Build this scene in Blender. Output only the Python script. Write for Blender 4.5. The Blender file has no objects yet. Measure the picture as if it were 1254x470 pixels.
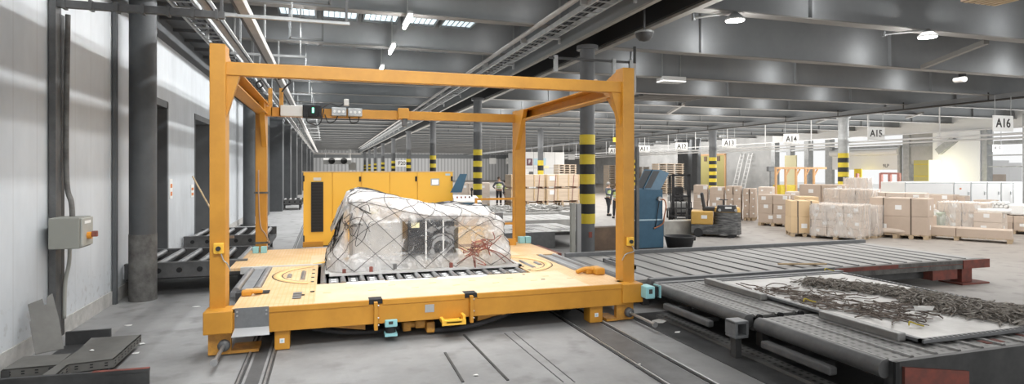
import bpy, bmesh, math, random
from mathutils import Vector, Matrix, noise
R = random.Random(7)
V = Vector
PI = math.pi
col = bpy.context.scene.collection
# ------------------------------------------------------------------ camera model (1254 x 470 frame)
F, H0, CX, CZ = 718.0, 208.0, 627.0, 2.4
TH = math.atan(227/718); CS, SN = math.cos(TH), math.sin(TH)
def ray(u, v):
    a = (u-CX)/F
    return V((CS*a+SN, CS-SN*a, (H0-v)/F))
def G(u, v, z=0.0):
    r = ray(u, v); d = (z-CZ)/r.z
    return V((r.x*d, r.y*d, z))
def onY(u, v, y):
    r = ray(u, v); d = y/r.y
    return V((r.x*d, y, CZ+r.z*d))
def onX(u, v, x):
    r = ray(u, v); d = x/r.x
    return V((x, r.y*d, CZ+r.z*d))
# ------------------------------------------------------------------ materials
M = {}
def mat(name, c, rough=.6, metal=0., c2=None, scale=3., amt=.5, bump=0., bscale=None, emit=0., stretch=None, detail=4, spec=None):
    m = bpy.data.materials.new(name); m.use_nodes = True
    nt = m.node_tree; b = nt.nodes['Principled BSDF']
    b.inputs['Base Color'].default_value = (*c, 1); b.inputs['Roughness'].default_value = rough
    b.inputs['Metallic'].default_value = metal
    if spec is not None: b.inputs['Specular IOR Level'].default_value = spec
    if emit:
        b.inputs['Emission Color'].default_value = (*c, 1); b.inputs['Emission Strength'].default_value = emit
    if c2 or bump:
        geo = nt.nodes.new('ShaderNodeNewGeometry'); src = geo.outputs['Position']
        if stretch:
            mp = nt.nodes.new('ShaderNodeMapping'); mp.inputs['Scale'].default_value = stretch
            nt.links.new(src, mp.inputs['Vector']); src = mp.outputs['Vector']
    if c2:
        n = nt.nodes.new('ShaderNodeTexNoise'); n.inputs['Scale'].default_value = scale; n.inputs['Detail'].default_value = detail
        n.inputs['Roughness'].default_value = .65
        nt.links.new(src, n.inputs['Vector'])
        r = nt.nodes.new('ShaderNodeValToRGB')
        r.color_ramp.elements[0].position = .5-.25*amt-.05; r.color_ramp.elements[0].color = (*c2, 1)
        r.color_ramp.elements[1].position = .5+.25*(1-amt)+.05; r.color_ramp.elements[1].color = (*c, 1)
        nt.links.new(n.outputs['Fac'], r.inputs['Fac']); nt.links.new(r.outputs['Color'], b.inputs['Base Color'])
    if bump:
        n = nt.nodes.new('ShaderNodeTexNoise'); n.inputs['Scale'].default_value = bscale or scale*6; n.inputs['Detail'].default_value = 3
        nt.links.new(src, n.inputs['Vector'])
        bp = nt.nodes.new('ShaderNodeBump'); bp.inputs['Strength'].default_value = bump; bp.inputs['Distance'].default_value = .02
        nt.links.new(n.outputs['Fac'], bp.inputs['Height']); nt.links.new(bp.outputs['Normal'], b.inputs['Normal'])
    M[name] = m
    return m
def base_link(m):
    b = m.node_tree.nodes['Principled BSDF']; i = b.inputs['Base Color']
    return b, (i.links[0].from_socket if i.is_linked else None)
def overlay(m, col2, build):
    """mix the base colour with col2 by a mask made from the world position; build(nt, pos) -> socket"""
    nt = m.node_tree; b, s = base_link(m)
    g = nt.nodes.new('ShaderNodeNewGeometry')
    fac = build(nt, g.outputs['Position'])
    mx = nt.nodes.new('ShaderNodeMix'); mx.data_type = 'RGBA'
    if s: nt.links.new(s, mx.inputs[6])
    else: mx.inputs[6].default_value = b.inputs['Base Color'].default_value
    mx.inputs[7].default_value = (*col2, 1)
    nt.links.new(fac, mx.inputs[0]); nt.links.new(mx.outputs[2], b.inputs['Base Color'])
def mth(nt, op, a, b=None):
    n = nt.nodes.new('ShaderNodeMath'); n.operation = op
    for i, x in enumerate((a, b)):
        if x is None: continue
        if isinstance(x, (int, float)): n.inputs[i].default_value = x
        else: nt.links.new(x, n.inputs[i])
    return n.outputs[0]
def sep(nt, pos):
    n = nt.nodes.new('ShaderNodeSeparateXYZ'); nt.links.new(pos, n.inputs[0]); return n.outputs
def maprange(nt, x, a, b, lo=0., hi=1.):
    n = nt.nodes.new('ShaderNodeMapRange'); n.inputs[1].default_value = a; n.inputs[2].default_value = b
    n.inputs[3].default_value = lo; n.inputs[4].default_value = hi; nt.links.new(x, n.inputs[0]); return n.outputs[0]

mat('floor', (.335, .332, .328), .62, 0, (.20, .198, .195), .55, .55, .12, 9, detail=8)
overlay(M['floor'], (.37, .325, .285), lambda nt, p: maprange(nt, sep(nt, p)[0], 7, 20, 0, .8))
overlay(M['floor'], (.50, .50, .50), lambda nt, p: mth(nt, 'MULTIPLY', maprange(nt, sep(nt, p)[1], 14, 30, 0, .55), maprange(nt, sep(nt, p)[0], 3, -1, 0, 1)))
def stains(nt, p):
    n = nt.nodes.new('ShaderNodeTexNoise'); n.inputs['Scale'].default_value = 2.3; n.inputs['Detail'].default_value = 9; nt.links.new(p, n.inputs['Vector'])
    return mth(nt, 'MULTIPLY', maprange(nt, n.outputs['Fac'], .54, .7), .55)
overlay(M['floor'], (.13, .125, .12), stains)
mat('wall', (.64, .665, .69), .8, 0, (.55, .572, .594), 1.1, .4, .05, 14, stretch=(1, 1, .5))
overlay(M['wall'], (.36, .35, .34), lambda nt, p: mth(nt, 'MULTIPLY', mth(nt, 'LESS_THAN', mth(nt, 'FRACT', mth(nt, 'DIVIDE', sep(nt, p)[1], .62)), .016), .6))
def lowdirt(nt, p):
    n = nt.nodes.new('ShaderNodeTexNoise'); n.inputs['Scale'].default_value = 9; n.inputs['Detail'].default_value = 6; nt.links.new(p, n.inputs['Vector'])
    return mth(nt, 'MULTIPLY', maprange(nt, n.outputs['Fac'], .56, .66), maprange(nt, sep(nt, p)[2], .95, .1, 0, .55))
overlay(M['wall'], (.30, .28, .26), lowdirt)
mat('wall_low', (.56, .545, .52), .85, 0, (.38, .37, .35), 5, .5, .2)
mat('dark_wall', (.12, .125, .13), .7, 0, (.085, .09, .095), 1, .5)
mat('corrugated', (.62, .625, .63), .6)
overlay(M['corrugated'], (.42, .425, .43), lambda nt, p: mth(nt, 'LESS_THAN', mth(nt, 'FRACT', mth(nt, 'DIVIDE', sep(nt, p)[0], .75)), .4))
mat('concrete', (.50, .50, .49), .85, 0, (.37, .37, .365), .6, .5)
mat('concrete_white', (.78, .775, .76), .8, 0, (.70, .695, .68), .5, .5)
mat('black', (.012, .012, .013), .7)
mat('beam', (.30, .31, .315), .65, 0, (.25, .26, .265), .6, .5)
mat('beam_edge', (.25, .24, .225), .65, 0, (.20, .192, .18), 1, .5)
mat('roof', (.09, .092, .095), .8)
mat('girder', (.16, .17, .175), .6)
mat('girder_dark', (.008, .008, .009), .8)
mat('girder_edge', (.30, .285, .26), .6, 0, (.22, .21, .19), 1.5, .5)
mat('column', (.135, .14, .145), .5, 0, (.11, .115, .12), 1.5, .5)
mat('column_left', (.085, .09, .095), .55, 0, (.06, .063, .066), 1.5, .5)
mat('column_worn', (.17, .165, .155), .8, 0, (.085, .08, .075), 5, .5, .25)
mat('stripe_yellow', (.72, .56, .035), .5, 0, (.60, .46, .03), 4, .4)
mat('stripe_black', (.015, .015, .015), .5)
mat('galv', (.48, .49, .49), .45, .35, (.36, .37, .37), 4, .5)
mat('rail_white', (.44, .42, .395), .45, .1, (.34, .32, .30), 2, .5)
mat('pipe_white', (.78, .78, .77), .5)
mat('pipe_dark', (.06, .055, .05), .6)
mat('orange', (.62, .29, .032), .45, 0, (.51, .23, .024), 2.2, .35)
mat('orange_worn', (.68, .33, .05), .5, 0, (.42, .20, .04), 8, .35)
mat('cabinet', (.88, .50, .055), .4)
mat('cabinet_side', (.84, .48, .06), .5)
mat('deck', (.74, .54, .33), .55, 0, (.60, .40, .21), 2.6, .35)
overlay(M['deck'], (.62, .36, .13), lambda nt, p: mth(nt, 'MULTIPLY', mth(nt, 'MAXIMUM', mth(nt, 'LESS_THAN', mth(nt, 'FRACT', mth(nt, 'DIVIDE', sep(nt, p)[0], .062)), .28), mth(nt, 'LESS_THAN', mth(nt, 'FRACT', mth(nt, 'DIVIDE', sep(nt, p)[1], .062)), .28)), .55))
mat('deck_plain', (.74, .565, .385), .55, 0, (.66, .48, .30), 3, .35)
mat('deck_ring', (.76, .50, .22), .5)
mat('steel', (.52, .52, .52), .38, .75, (.38, .38, .38), 5, .5)
mat('roller', (.40, .405, .41), .35, .7, (.30, .30, .305), 3, .5)
mat('roller_grey', (.30, .305, .31), .5, .3, (.22, .225, .23), 4, .5)
mat('grey_plate', (.19, .195, .20), .5, .2, (.15, .155, .16), 9, .5)
mat('grey_plate_light', (.40, .40, .40), .5, .2)
mat('strip_plate', (.25, .25, .25), .55, .3)
def holes(sx, sy, th):
    def f(nt, p):
        s = sep(nt, p)
        a = mth(nt, 'LESS_THAN', mth(nt, 'FRACT', mth(nt, 'DIVIDE', s[0], sx)), th)
        b = mth(nt, 'LESS_THAN', mth(nt, 'FRACT', mth(nt, 'DIVIDE', s[1], sy)), .45)
        return mth(nt, 'MULTIPLY', a, b)
    return f
overlay(M['strip_plate'], (.04, .04, .04), holes(.09, .11, .4))
mat('tread', (.20, .197, .19), .5, .3, (.145, .143, .138), 2, .5)
overlay(M['tread'], (.03, .03, .03), holes(.11, .10, .38))
mat('tread_far', (.33, .322, .31), .5, .3, (.22, .216, .206), .9, .5, stretch=(3, .4, 1))
mat('ridge', (.33, .325, .315), .45, .4, (.25, .245, .24), 6, .5)
mat('tread_pale', (.52, .52, .51), .5, .2, (.40, .40, .39), 1.2, .5)
mat('dark_steel', (.085, .085, .085), .55, .3, (.05, .05, .05), 3, .5)
mat('mid_steel', (.15, .15, .15), .5, .3, (.10, .10, .10), 4, .5)
mat('plate_dark', (.165, .16, .148), .7, .1, (.12, .116, .106), 3, .5)
mat('rust_red', (.26, .07, .05), .75, 0, (.14, .055, .045), 6, .5)
mat('alu', (.66, .65, .63), .5, .35, (.52, .51, .49), 2.5, .5)
mat('net_rope', (.34, .29, .25), .9, 0, (.12, .09, .075), 12, .5)
mat('net_grey', (.52, .48, .43), .9, 0, (.17, .15, .13), 14, .5)
mat('net_black', (.03, .03, .032), .8)
mat('strap_red', (.40, .13, .09), .8, 0, (.10, .05, .045), 9, .5)
mat('cyan', (.30, .58, .60), .4)
mat('grey_box', (.42, .42, .38), .55, 0, (.35, .35, .32), 3, .5)
mat('grey_box_side', (.27, .27, .24), .6)
mat('switch_orange', (.75, .30, .03), .4)
mat('white', (.82, .82, .80), .5)
mat('screen', (.85, .87, .88), .3, emit=.4)
mat('off_white', (.72, .70, .66), .6)
mat('wood', (.62, .46, .28), .7, 0, (.50, .36, .21), 5, .5)
mat('crate', (.66, .54, .42), .75, 0, (.55, .44, .33), 2, .5, stretch=(.3, .3, 5))
mat('pallet', (.56, .44, .30), .8, 0, (.42, .32, .21), 4, .5)
mat('carton', (.58, .47, .385), .8, 0, (.51, .41, .33), 1.3, .5)  # this and carton_pale are lightened to imitate haze over the goods
mat('carton_pale', (.68, .585, .505), .8, 0, (.60, .51, .435), 1.3, .5)
mat('carton_tan', (.74, .55, .335), .8, 0, (.67, .49, .29), 1.3, .5)
mat('carton_dark', (.40, .28, .20), .8)
mat('label', (.85, .85, .84), .6)
mat('strap_dark', (.12, .09, .07), .7)
mat('silver_wrap', (.66, .65, .63), .28, .5, (.5, .49, .48), 2, .5, .5, 5)
mat('black_wrap', (.014, .014, .016), .22, 0, None, 1, .5, .9, 9)
mat('blue', (.045, .125, .20), .45, 0, (.035, .10, .165), 3, .4)
mat('blue_dark', (.035, .042, .05), .6)
mat('hose_rust', (.42, .17, .09), .5)
mat('rubber', (.025, .025, .027), .75)
mat('rusty_plate', (.22, .15, .105), .8, 0, (.14, .10, .075), 3, .5)
mat('block', (.42, .41, .38), .9, 0, (.30, .29, .27), 3, .5)
mat('block_yellow', (.46, .34, .15), .85, 0, (.36, .32, .25), 3, .5)
mat('tractor', (.62, .38, .10), .5, 0, (.55, .33, .08), 3, .4)
mat('scuffed', (.055, .056, .058), .7, 0, (.24, .24, .235), 5, .85, stretch=(.6, .6, 4))
mat('seat', (.04, .04, .042), .6)
mat('truck_grey', (.34, .34, .33), .5)
mat('skin', (.52, .33, .24), .6)
mat('hair', (.06, .045, .035), .8)
mat('hair_grey', (.35, .33, .31), .8)
mat('vest', (.62, .72, .28), .7)
mat('vest_band', (.75, .76, .74), .4)
mat('trousers', (.035, .037, .045), .8)
mat('shirt', (.10, .11, .13), .8)
mat('shoe', (.02, .02, .02), .6)
mat('yellow_door', (.47, .41, .15), .6, 0, (.42, .37, .13), .4, .5)
mat('yellow_pale', (.86, .80, .50), .6)
mat('shutter', (.76, .76, .75), .6)
mat('container', (.90, .90, .89), .5, 0, (.85, .85, .845), .5, .5)
mat('red_frame', (.45, .20, .17), .6)
mat('rack_orange', (.62, .36, .17), .6)
mat('light', (1, .98, .94), .5, emit=9)
mat('skylight', (.74, .86, .92), .5, emit=.95)
mat('signal_green', (.2, 1, .6), .4, emit=3)
mat('sign_ink', (.05, .045, .04), .6)
mat('sign_white', (.93, .925, .90), .6)
mat('sign_purple', (.14, .07, .09), .6)
mat('sign_blue', (.45, .60, .68), .6)
mat('orange_label', (.70, .22, .05), .6)
mat('paper', (.80, .79, .76), .7)
mat('haze_white', (.92, .93, .94), .8)  # near-white with the daylight haze put into the colour

# ------------------------------------------------------------------ mesh builder
OFF = {}
class MB:
    def __init__(s): s.v = []; s.f = []; s.mi = []; s.cur = 0; s.sm = []
    def add(s, vs, fs, smooth=False):
        o = len(s.v); s.v += [tuple(v) for v in vs]
        for f in fs: s.f.append([i+o for i in f]); s.mi.append(s.cur); s.sm.append(smooth)
        return s
    def m(s, i): s.cur = i; return s
    def box(s, x0, x1, y0, y1, z0, z1, T=None):
        vs = [V((x, y, z)) for z in (z0, z1) for y in (y0, y1) for x in (x0, x1)]
        if T: vs = [T @ v for v in vs]
        return s.add(vs, [(0, 2, 3, 1), (4, 5, 7, 6), (0, 1, 5, 4), (2, 6, 7, 3), (0, 4, 6, 2), (1, 3, 7, 5)])
    def bbox(s, x0, x1, y0, y1, z0, z1, b=.01, T=None):   # chamfered box
        b = min(b, (x1-x0)*.45, (y1-y0)*.45, (z1-z0)*.45)
        bm = bmesh.new(); bmesh.ops.create_cube(bm, size=1)
        for v in bm.verts: v.co = V(((x0+x1)/2+v.co.x*(x1-x0), (y0+y1)/2+v.co.y*(y1-y0), (z0+z1)/2+v.co.z*(z1-z0)))
        bmesh.ops.bevel(bm, geom=bm.edges[:], offset=b, segments=2, affect='EDGES', profile=.5)
        bm.verts.index_update()
        vs = [(T @ v.co) if T else v.co.copy() for v in bm.verts]; fs = [[v.index for v in f.verts] for f in bm.faces]
        bm.free(); return s.add(vs, fs)
    def cyl(s, p0, p1, r, n=12, r1=None, cap=True):
        p0, p1 = V(p0), V(p1); r1 = r if r1 is None else r1
        d = (p1-p0); q = d.to_track_quat('Z', 'Y')
        a = [p0+q @ V((r*math.cos(2*PI*i/n), r*math.sin(2*PI*i/n), 0)) for i in range(n)]
        b = [p1+q @ V((r1*math.cos(2*PI*i/n), r1*math.sin(2*PI*i/n), 0)) for i in range(n)]
        s.add(a+b, [(i, (i+1) % n, n+(i+1) % n, n+i) for i in range(n)], True)
        if cap: s.add(a, [tuple(range(n-1, -1, -1))]); s.add(b, [tuple(range(n))])
        return s
    def tube(s, pts, r, n=6, cap=True):
        pts = [V(p) for p in pts]; rings = []
        up = None
        for i, p in enumerate(pts):
            t = (pts[min(i+1, len(pts)-1)]-pts[max(i-1, 0)])
            if t.length < 1e-7: t = V((0, 0, 1))
            t.normalize()
            if up is None: up = t.orthogonal().normalized()
            up = (up-t*up.dot(t))
            up = up.normalized() if up.length > 1e-5 else t.orthogonal().normalized()
            w = t.cross(up)
            rings.append([p+(up*math.cos(2*PI*k/n)+w*math.sin(2*PI*k/n))*r for k in range(n)])
        vs = [v for g in rings for v in g]
        fs = [(i*n+k, i*n+(k+1) % n, (i+1)*n+(k+1) % n, (i+1)*n+k) for i in range(len(pts)-1) for k in range(n)]
        if cap: fs += [tuple(range(n-1, -1, -1)), tuple((len(pts)-1)*n+k for k in range(n))]
        return s.add(vs, fs, True)
    def bar(s, p0, p1, w, h):      # rectangular bar between two points
        p0, p1 = V(p0), V(p1); d = p1-p0; q = d.to_track_quat('Y', 'Z')
        T = Matrix.Translation(p0) @ q.to_matrix().to_4x4()
        return s.box(-w/2, w/2, 0, d.length, -h/2, h/2, T)
    def prism(s, pts, ext):        # polygon extruded by a vector
        pts = [V(p) for p in pts]; e = V(ext); n = len(pts)
        return s.add(pts+[p+e for p in pts], [tuple(range(n-1, -1, -1)), tuple(range(n, 2*n))]+[(i, (i+1) % n, n+(i+1) % n, n+i) for i in range(n)])
    def lathe(s, prof, c=(0, 0, 0), n=24, axis='Z', a0=0, a1=2*PI):
        c = V(c); full = abs(a1-a0-2*PI) < 1e-6; k = n if full else n+1; vs = []
        for r, z in prof:
            for i in range(k):
                a = a0+(a1-a0)*i/n
                p = V((r*math.cos(a), r*math.sin(a), z))
                if axis == 'Y': p = V((p.x, p.z, p.y))
                if axis == 'X': p = V((p.z, p.x, p.y))
                vs.append(c+p)
        fs = []
        for j in range(len(prof)-1):
            for i in range(n):
                i2 = (i+1) % k
                fs.append((j*k+i, j*k+i2, (j+1)*k+i2, (j+1)*k+i))
        return s.add(vs, fs, True)
    def build(s, name, mats, parent=None, label=None, cat=None, group=None, kind=None, origin=True):
        if not isinstance(mats, (list, tuple)): mats = [mats]
        me = bpy.data.meshes.new(name)
        if parent is not None: off = OFF.get(parent.name, V((0, 0, 0)))
        elif origin:
            xs = [v[0] for v in s.v]; ys = [v[1] for v in s.v]; zs = [v[2] for v in s.v]
            off = V(((min(xs)+max(xs))/2, (min(ys)+max(ys))/2, min(zs)))
        else: off = V((0, 0, 0))
        me.from_pydata([(v[0]-off.x, v[1]-off.y, v[2]-off.z) for v in s.v], [], s.f)
        for mm in mats: me.materials.append(M[mm] if isinstance(mm, str) else mm)
        me.polygons.foreach_set('material_index', s.mi); me.polygons.foreach_set('use_smooth', s.sm)
        me.update()
        o = bpy.data.objects.new(name, me); col.objects.link(o)
        if parent is not None: o.parent = parent
        else: o.location = off
        OFF[o.name] = off
        tag(o, label, cat, group, kind)
        return o
def tag(o, label=None, cat=None, group=None, kind=None):
    if label: o['label'] = label
    if cat: o['category'] = cat
    if group: o['group'] = group
    if kind: o['kind'] = kind
def thing(name, loc, label, cat, group=None, kind=None):
    o = bpy.data.objects.new(name, None); col.objects.link(o); o.location = loc; o.empty_display_size = .2
    OFF[o.name] = V(loc); tag(o, label, cat, group, kind); return o
def local(name, loc, rz, label, cat, group=None):      # parts are built in the thing's own frame
    o = thing(name, loc, label, cat, group); OFF[o.name] = V((0, 0, 0)); o.rotation_euler = (0, 0, rz); return o
def dup(root, loc, rz=None, label=None, group=None):
    def cp(o, par):
        c = o.copy(); col.objects.link(c); c.parent = par
        for ch in list(o.children): cp(ch, c)
        return c
    r = cp(root, None); r.location = loc
    if rz is not None: r.rotation_euler = (0, 0, rz)
    if label: r['label'] = label
    if group: r['group'] = group
    return r
def B(*a): return MB().box(*a)
def struct(name, mb, m): return mb.build(name, m, kind='structure', origin=False)
def text(mb, s, size, T, depth=.004):
    cu = bpy.data.curves.new('txt', 'FONT'); cu.body = s; cu.size = size; cu.align_x = 'CENTER'; cu.align_y = 'CENTER'; cu.extrude = depth; cu.resolution_u = 3; cu.offset = .018*size
    o = bpy.data.objects.new('txt', cu); col.objects.link(o)
    dg = bpy.context.evaluated_depsgraph_get(); dg.update()
    me = bpy.data.meshes.new_from_object(o.evaluated_get(dg))
    mb.add([T @ v.co for v in me.vertices], [list(p.vertices) for p in me.polygons])
    bpy.data.objects.remove(o); bpy.data.curves.remove(cu); bpy.data.meshes.remove(me)
    return mb
FRONT = Matrix.Rotation(PI/2, 4, 'X')     # text plane facing -Y
def catmull(pts, k=6):
    pts = [V(p) for p in pts]; out = []
    for i in range(len(pts)-1):
        p0, p1, p2, p3 = pts[max(i-1, 0)], pts[i], pts[i+1], pts[min(i+2, len(pts)-1)]
        for j in range(k):
            t = j/k
            out.append(.5*((2*p1)+(p2-p0)*t+(2*p0-5*p1+4*p2-p3)*t*t+(3*p1-p0-3*p2+p3)*t**3))
    out.append(pts[-1]); return out

# ================================================================== SETTING
WX = -3.66
struct('floor', B(-8, 60, -6, 136, -.2, 0), 'floor')
struct('ceiling', B(-8, 50, -2, 136, 7.6, 7.75), 'roof')
w = MB()
for y0, y1 in ((2, 14.73), (16.0, 19.0), (21.5, 32.0)): w.box(WX-.35, WX, y0, y1, .24, 5.42)
for y0, y1 in ((14.73, 16.0), (19.0, 21.5)): w.box(WX-.35, WX, y0, y1, 4.02, 5.42)
struct('wall_left', w, 'wall')
w = MB()
for y0, y1 in ((2, 14.73), (16.0, 19.0), (21.5, 32.0)): w.box(WX-.33, WX+.02, y0, y1, 0, .24)
struct('baseboard_left', w, 'wall_low')
w = B(WX-.6, WX-.04, 2, 32, 5.42, 7.6)
for i in range(24): w.box(WX-.04, WX+.5, 4.2+i*1.25, 4.26+i*1.25, 5.9, 5.98)
w.box(WX-.02, WX+.9, 2, 32, 5.98, 6.04)
struct('wall_left_upper', w, 'dark_wall')
struct('wall_left_far', B(WX-.5, WX-.2, 32, 132, 0, 7.6), 'dark_wall')
for i, (y, x1) in enumerate(((33.0, -2.95), (36.4, -2.45), (42.5, -2.35), (50, -2.3), (60, -2.3), (72, -2.2), (88, -2.2), (106, -2.2))):
    t = thing('wall_pilaster', (x1-.5, y+.5, 0), ['first', 'second', 'third', 'fourth', 'fifth', 'sixth', 'seventh', 'eighth'][i]+' dark grey pilaster beyond the end of the pale left wall', 'pilaster', 'dark pilasters along the left wall', 'structure')
    B(WX-.2, x1, y, y+1.3+i*.15, 0, 5.3).build('shaft', 'dark_wall', t)
    B(WX-.2, x1+.04, y-.04, y+1.34+i*.15, 5.3, 5.42).build('capping', 'column', t)
# doorways in the left wall: dark lining, black opening, leaf
for n, (y0, y1, zt) in enumerate(((14.73, 16.0, 4.02), (19.0, 21.5, 4.02)), 1):
    d = thing('door_%d' % n, (WX, (y0+y1)/2, 0), None, None, None, 'structure')
    m = MB(); m.box(WX-.5, WX+.015, y1-.1, y1+.02, 0, zt); m.box(WX-.5, WX+.015, y0, y0+.06, 0, zt); m.box(WX-.5, WX+.015, y0, y1, zt-.14, zt+.02)
    m.build('door_lining', 'column', d)
    B(WX-.56, WX-.5, y0, y1, 0, zt).build('door_leaf', 'black' if n == 1 else 'concrete', d)
struct('wall_left_end', B(WX-.36, WX+.06, 31.7, 32.05, 0, 5.42), 'white')
# far wall
YB = 132
struct('wall_back', B(-8, 46, YB, YB+.3, 0, 7.6), 'corrugated')
struct('trim_1', MB().box(-8, 46, YB-.3, YB, 5.0, 5.9), 'girder')
struct('trim_2', MB().box(-3, 7, 128, 128.4, 5.6, 6.0), 'beam_edge')
# right side wall with openings onto bright daylight
XR = 46
w = MB()
w.box(XR, XR+.4, 52, 59.8, 0, 7.6); w.box(XR, XR+.4, 65.2, 132, 0, 7.6); w.box(XR, XR+.4, 59.8, 65.2, 4.3, 7.6)
struct('wall_right', w, 'concrete')
struct('wall_right_upper', B(XR, XR+.4, 10, 52, 5.4, 7.6), 'white')  # white stands for blown-out daylight on this wall
m = MB()
for y in (10, 22, 27.6, 30.6, 36.6, 44.6, 47.2, 49.6, 51.8): m.box(XR-.1, XR+.5, y-.28, y+.28, 0, 5.4)
m.box(XR-.05, XR+.35, 10, 52, 4.3, 4.5)
struct('wall_right_posts', m, 'galv')
struct('wall_right_panel', B(XR+.1, XR+.3, 32.6, 36.4, 2.9, 5.4), 'concrete')
# ceiling beams: left bay and right bay, girder between them
ZL, ZR = 6.5, 6.0
for i in range(-2, 27):
    y = 15.6+4.333*i
    m = MB(); m.m(0).box(-6, 6.6, y-.02, y+.02, ZL, 7.6); m.m(1).box(-6, 6.6, y-.16, y+.16, ZL-.03, ZL)
    m.build('ceiling_beam', ['beam', 'beam_edge'], kind='structure', origin=True)
    m = MB(); m.m(0).box(7.9, 46, y-.02, y+.02, ZR, 7.6); m.m(1).box(7.9, 46, y-.17, y+.17, ZR-.03, ZR)
    for k in range(5): m.m(0).box(11+k*7.7, 11.06+k*7.7, y-.14, y+.14, ZR, 7.4)
    m.build('ceiling_beam', ['beam', 'beam_edge'], kind='structure', origin=True)
m = MB(); m.m(0).box(6.62, 6.68, -2, 132, 6.02, 7.6)
m.m(1).box(6.6, 6.72, -2, 132, 5.97, 6.02); m.m(2).box(6.72, 7.7, -2, 132, 6.5, 6.55); m.m(1).box(7.7, 7.9, -2, 132, 5.95, 6.02)
m.m(2).box(7.6, 7.9, -2, 132, 6.02, 7.6)
m.build('ceiling_girder', ['girder', 'girder_edge', 'girder_dark'], kind='structure', origin=True)
m = MB(); m.m(0).box(30.4, 31.2, 12, 132, 5.75, 6.0)
m.build('ceiling_girder', ['beam'], kind='structure', origin=True)
# diagonal braces under the right roof
for p, q in (((1130, 82), (1208, 51)), ((818, 139), (838, 127)), ((1110, 144), (1130, 138)), ((1000, 150), (1014, 145))):
    a, b = G(*p, 5.95), G(*q, 6.05)
    MB().bar(a, b, .14, .14).build('ceiling_brace', 'beam_edge', kind='structure')
# floor rails of the vehicle track and grooves
m = MB()
for x in (-.95, -.66, 3.62, 4.14):
    m.m(0).box(x-.035, x+.035, 2, 60, 0, .012); m.m(1).box(x-.012, x+.012, 2, 60, .012, .03)
m.m(2).box(-.88, -.73, 2, 60, 0, .006); m.m(2).box(3.68, 4.08, 2, 60, 0, .006)
struct('trim_3', m, ['dark_steel', 'steel', 'mid_steel'])
m = MB(); m.box(4.7, 9.1, 3, 8.7, .0, .008)
struct('trim_4', m, 'dark_steel')
m = MB(); m.box(5.12, 5.34, 3, 8.4, .01, .05); 
struct('trim_5', m, 'tread')
m = MB()
for (a, b, wd) in (((545, 432), (567, 468), .03), ((568, 410), (622, 466), .03)):
    p, q = G(*a), G(*b); m.bar(p+V((0, 0, .006)), q+V((0, 0, .006)), wd, .012)
for (a, b, wd) in (((618, 408), (690, 468), .012), ((628, 406), (704, 468), .012)):
    p, q = G(*a), G(*b); m.bar(p+V((0, 0, .002)), q+V((0, 0, .002)), wd, .004)
struct('trim_6', m, 'dark_steel')

# ================================================================== COLUMNS
ordn = ['first', 'second', 'third', 'fourth', 'fifth', 'sixth', 'seventh', 'eighth', 'ninth', 'tenth']
def striped(x, y, r, top, label, z0=.85, z1=3.42, bands=9, base='column'):
    t = thing('striped_column', (x, y, 0), label, 'column', 'round columns with yellow and black bands')
    MB().cyl((x, y, 0), (x, y, top), r, 28).build('shaft', base, t)
    h = (z1-z0)/bands; m = MB()
    for k in range(bands):
        m.m(k % 2).cyl((x, y, z0+k*h), (x, y, z0+(k+1)*h), r+.012, 28)
    m.build('hazard_wrap', ['stripe_yellow', 'stripe_black'], t)
    MB().cyl((x, y, top-.12), (x, y, top), r+.1, 20).build('head_plate', base, t)
    return t
for k in range(9):
    t = striped(7.23, 15.6+13*k, .215, 6.0, ordn[k]+' grey column with yellow and black bands along the central girder'+(', beside the blue hopper' if k == 0 else ''))
    if k == 0:
        B(7.17, 7.27, 15.36, 15.385, .46, .62).build('sticker', 'rust_red', t)
for k in range(3):
    striped(30.8, 28.7+13*k, .3, 5.75, ['yellow and black banded column rising behind the wrapped carton pallets', 'banded column in front of the yellow dock door', 'thin distant banded column right behind the blue hopper lid'][k], .8, 3.45, 9, 'galv' if k == 0 else 'column')
for u, y, lab in ((662, 49, 'slim grey column in front of the pale cabin with F sign'), (883, 75, 'thin distant grey column near the corrugated back wall')):
    p = onY(u, 200, y); t = thing('striped_column', (p.x, y, 0), lab, 'column', 'round columns with yellow and black bands')
    MB().cyl((p.x, y, 0), (p.x, y, 6), .25, 16).build('shaft', 'column', t)
    m = MB()
    for k in range(5): m.m(k % 2).cyl((p.x, y, 1+k*.45), (p.x, y, 1.45+k*.45), .265, 16)
    m.build('hazard_wrap', ['stripe_yellow', 'stripe_black'], t)
# left round column
t = thing('round_column', (-3.24, 12.4, 0), 'dark round steel column against the pale left wall, scuffed below', 'column')
MB().cyl((-3.24, 12.4, 1.22), (-3.24, 12.4, 6.5), .222, 32).build('shaft', 'column_left', t)
MB().cyl((-3.24, 12.4, 0), (-3.24, 12.4, 1.22), .228, 32).build('scuffed_base', 'column_worn', t)
B(-3.64, -3.58, 12.1, 12.2, 0, 5.4).build('edge_strip', 'dark_wall', t)
t = thing('round_column', (-3.2, 27, 0), 'round grey column at the far end of the pale left wall', 'column')
MB().cyl((-3.2, 27.6, 0), (-3.2, 27.6, 6.5), .24, 24).build('shaft', 'column_left', t)
MB().cyl((-3.2, 27.6, 0), (-3.2, 27.6, .05), .34, 24).build('base_plate', 'dark_steel', t)

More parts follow.
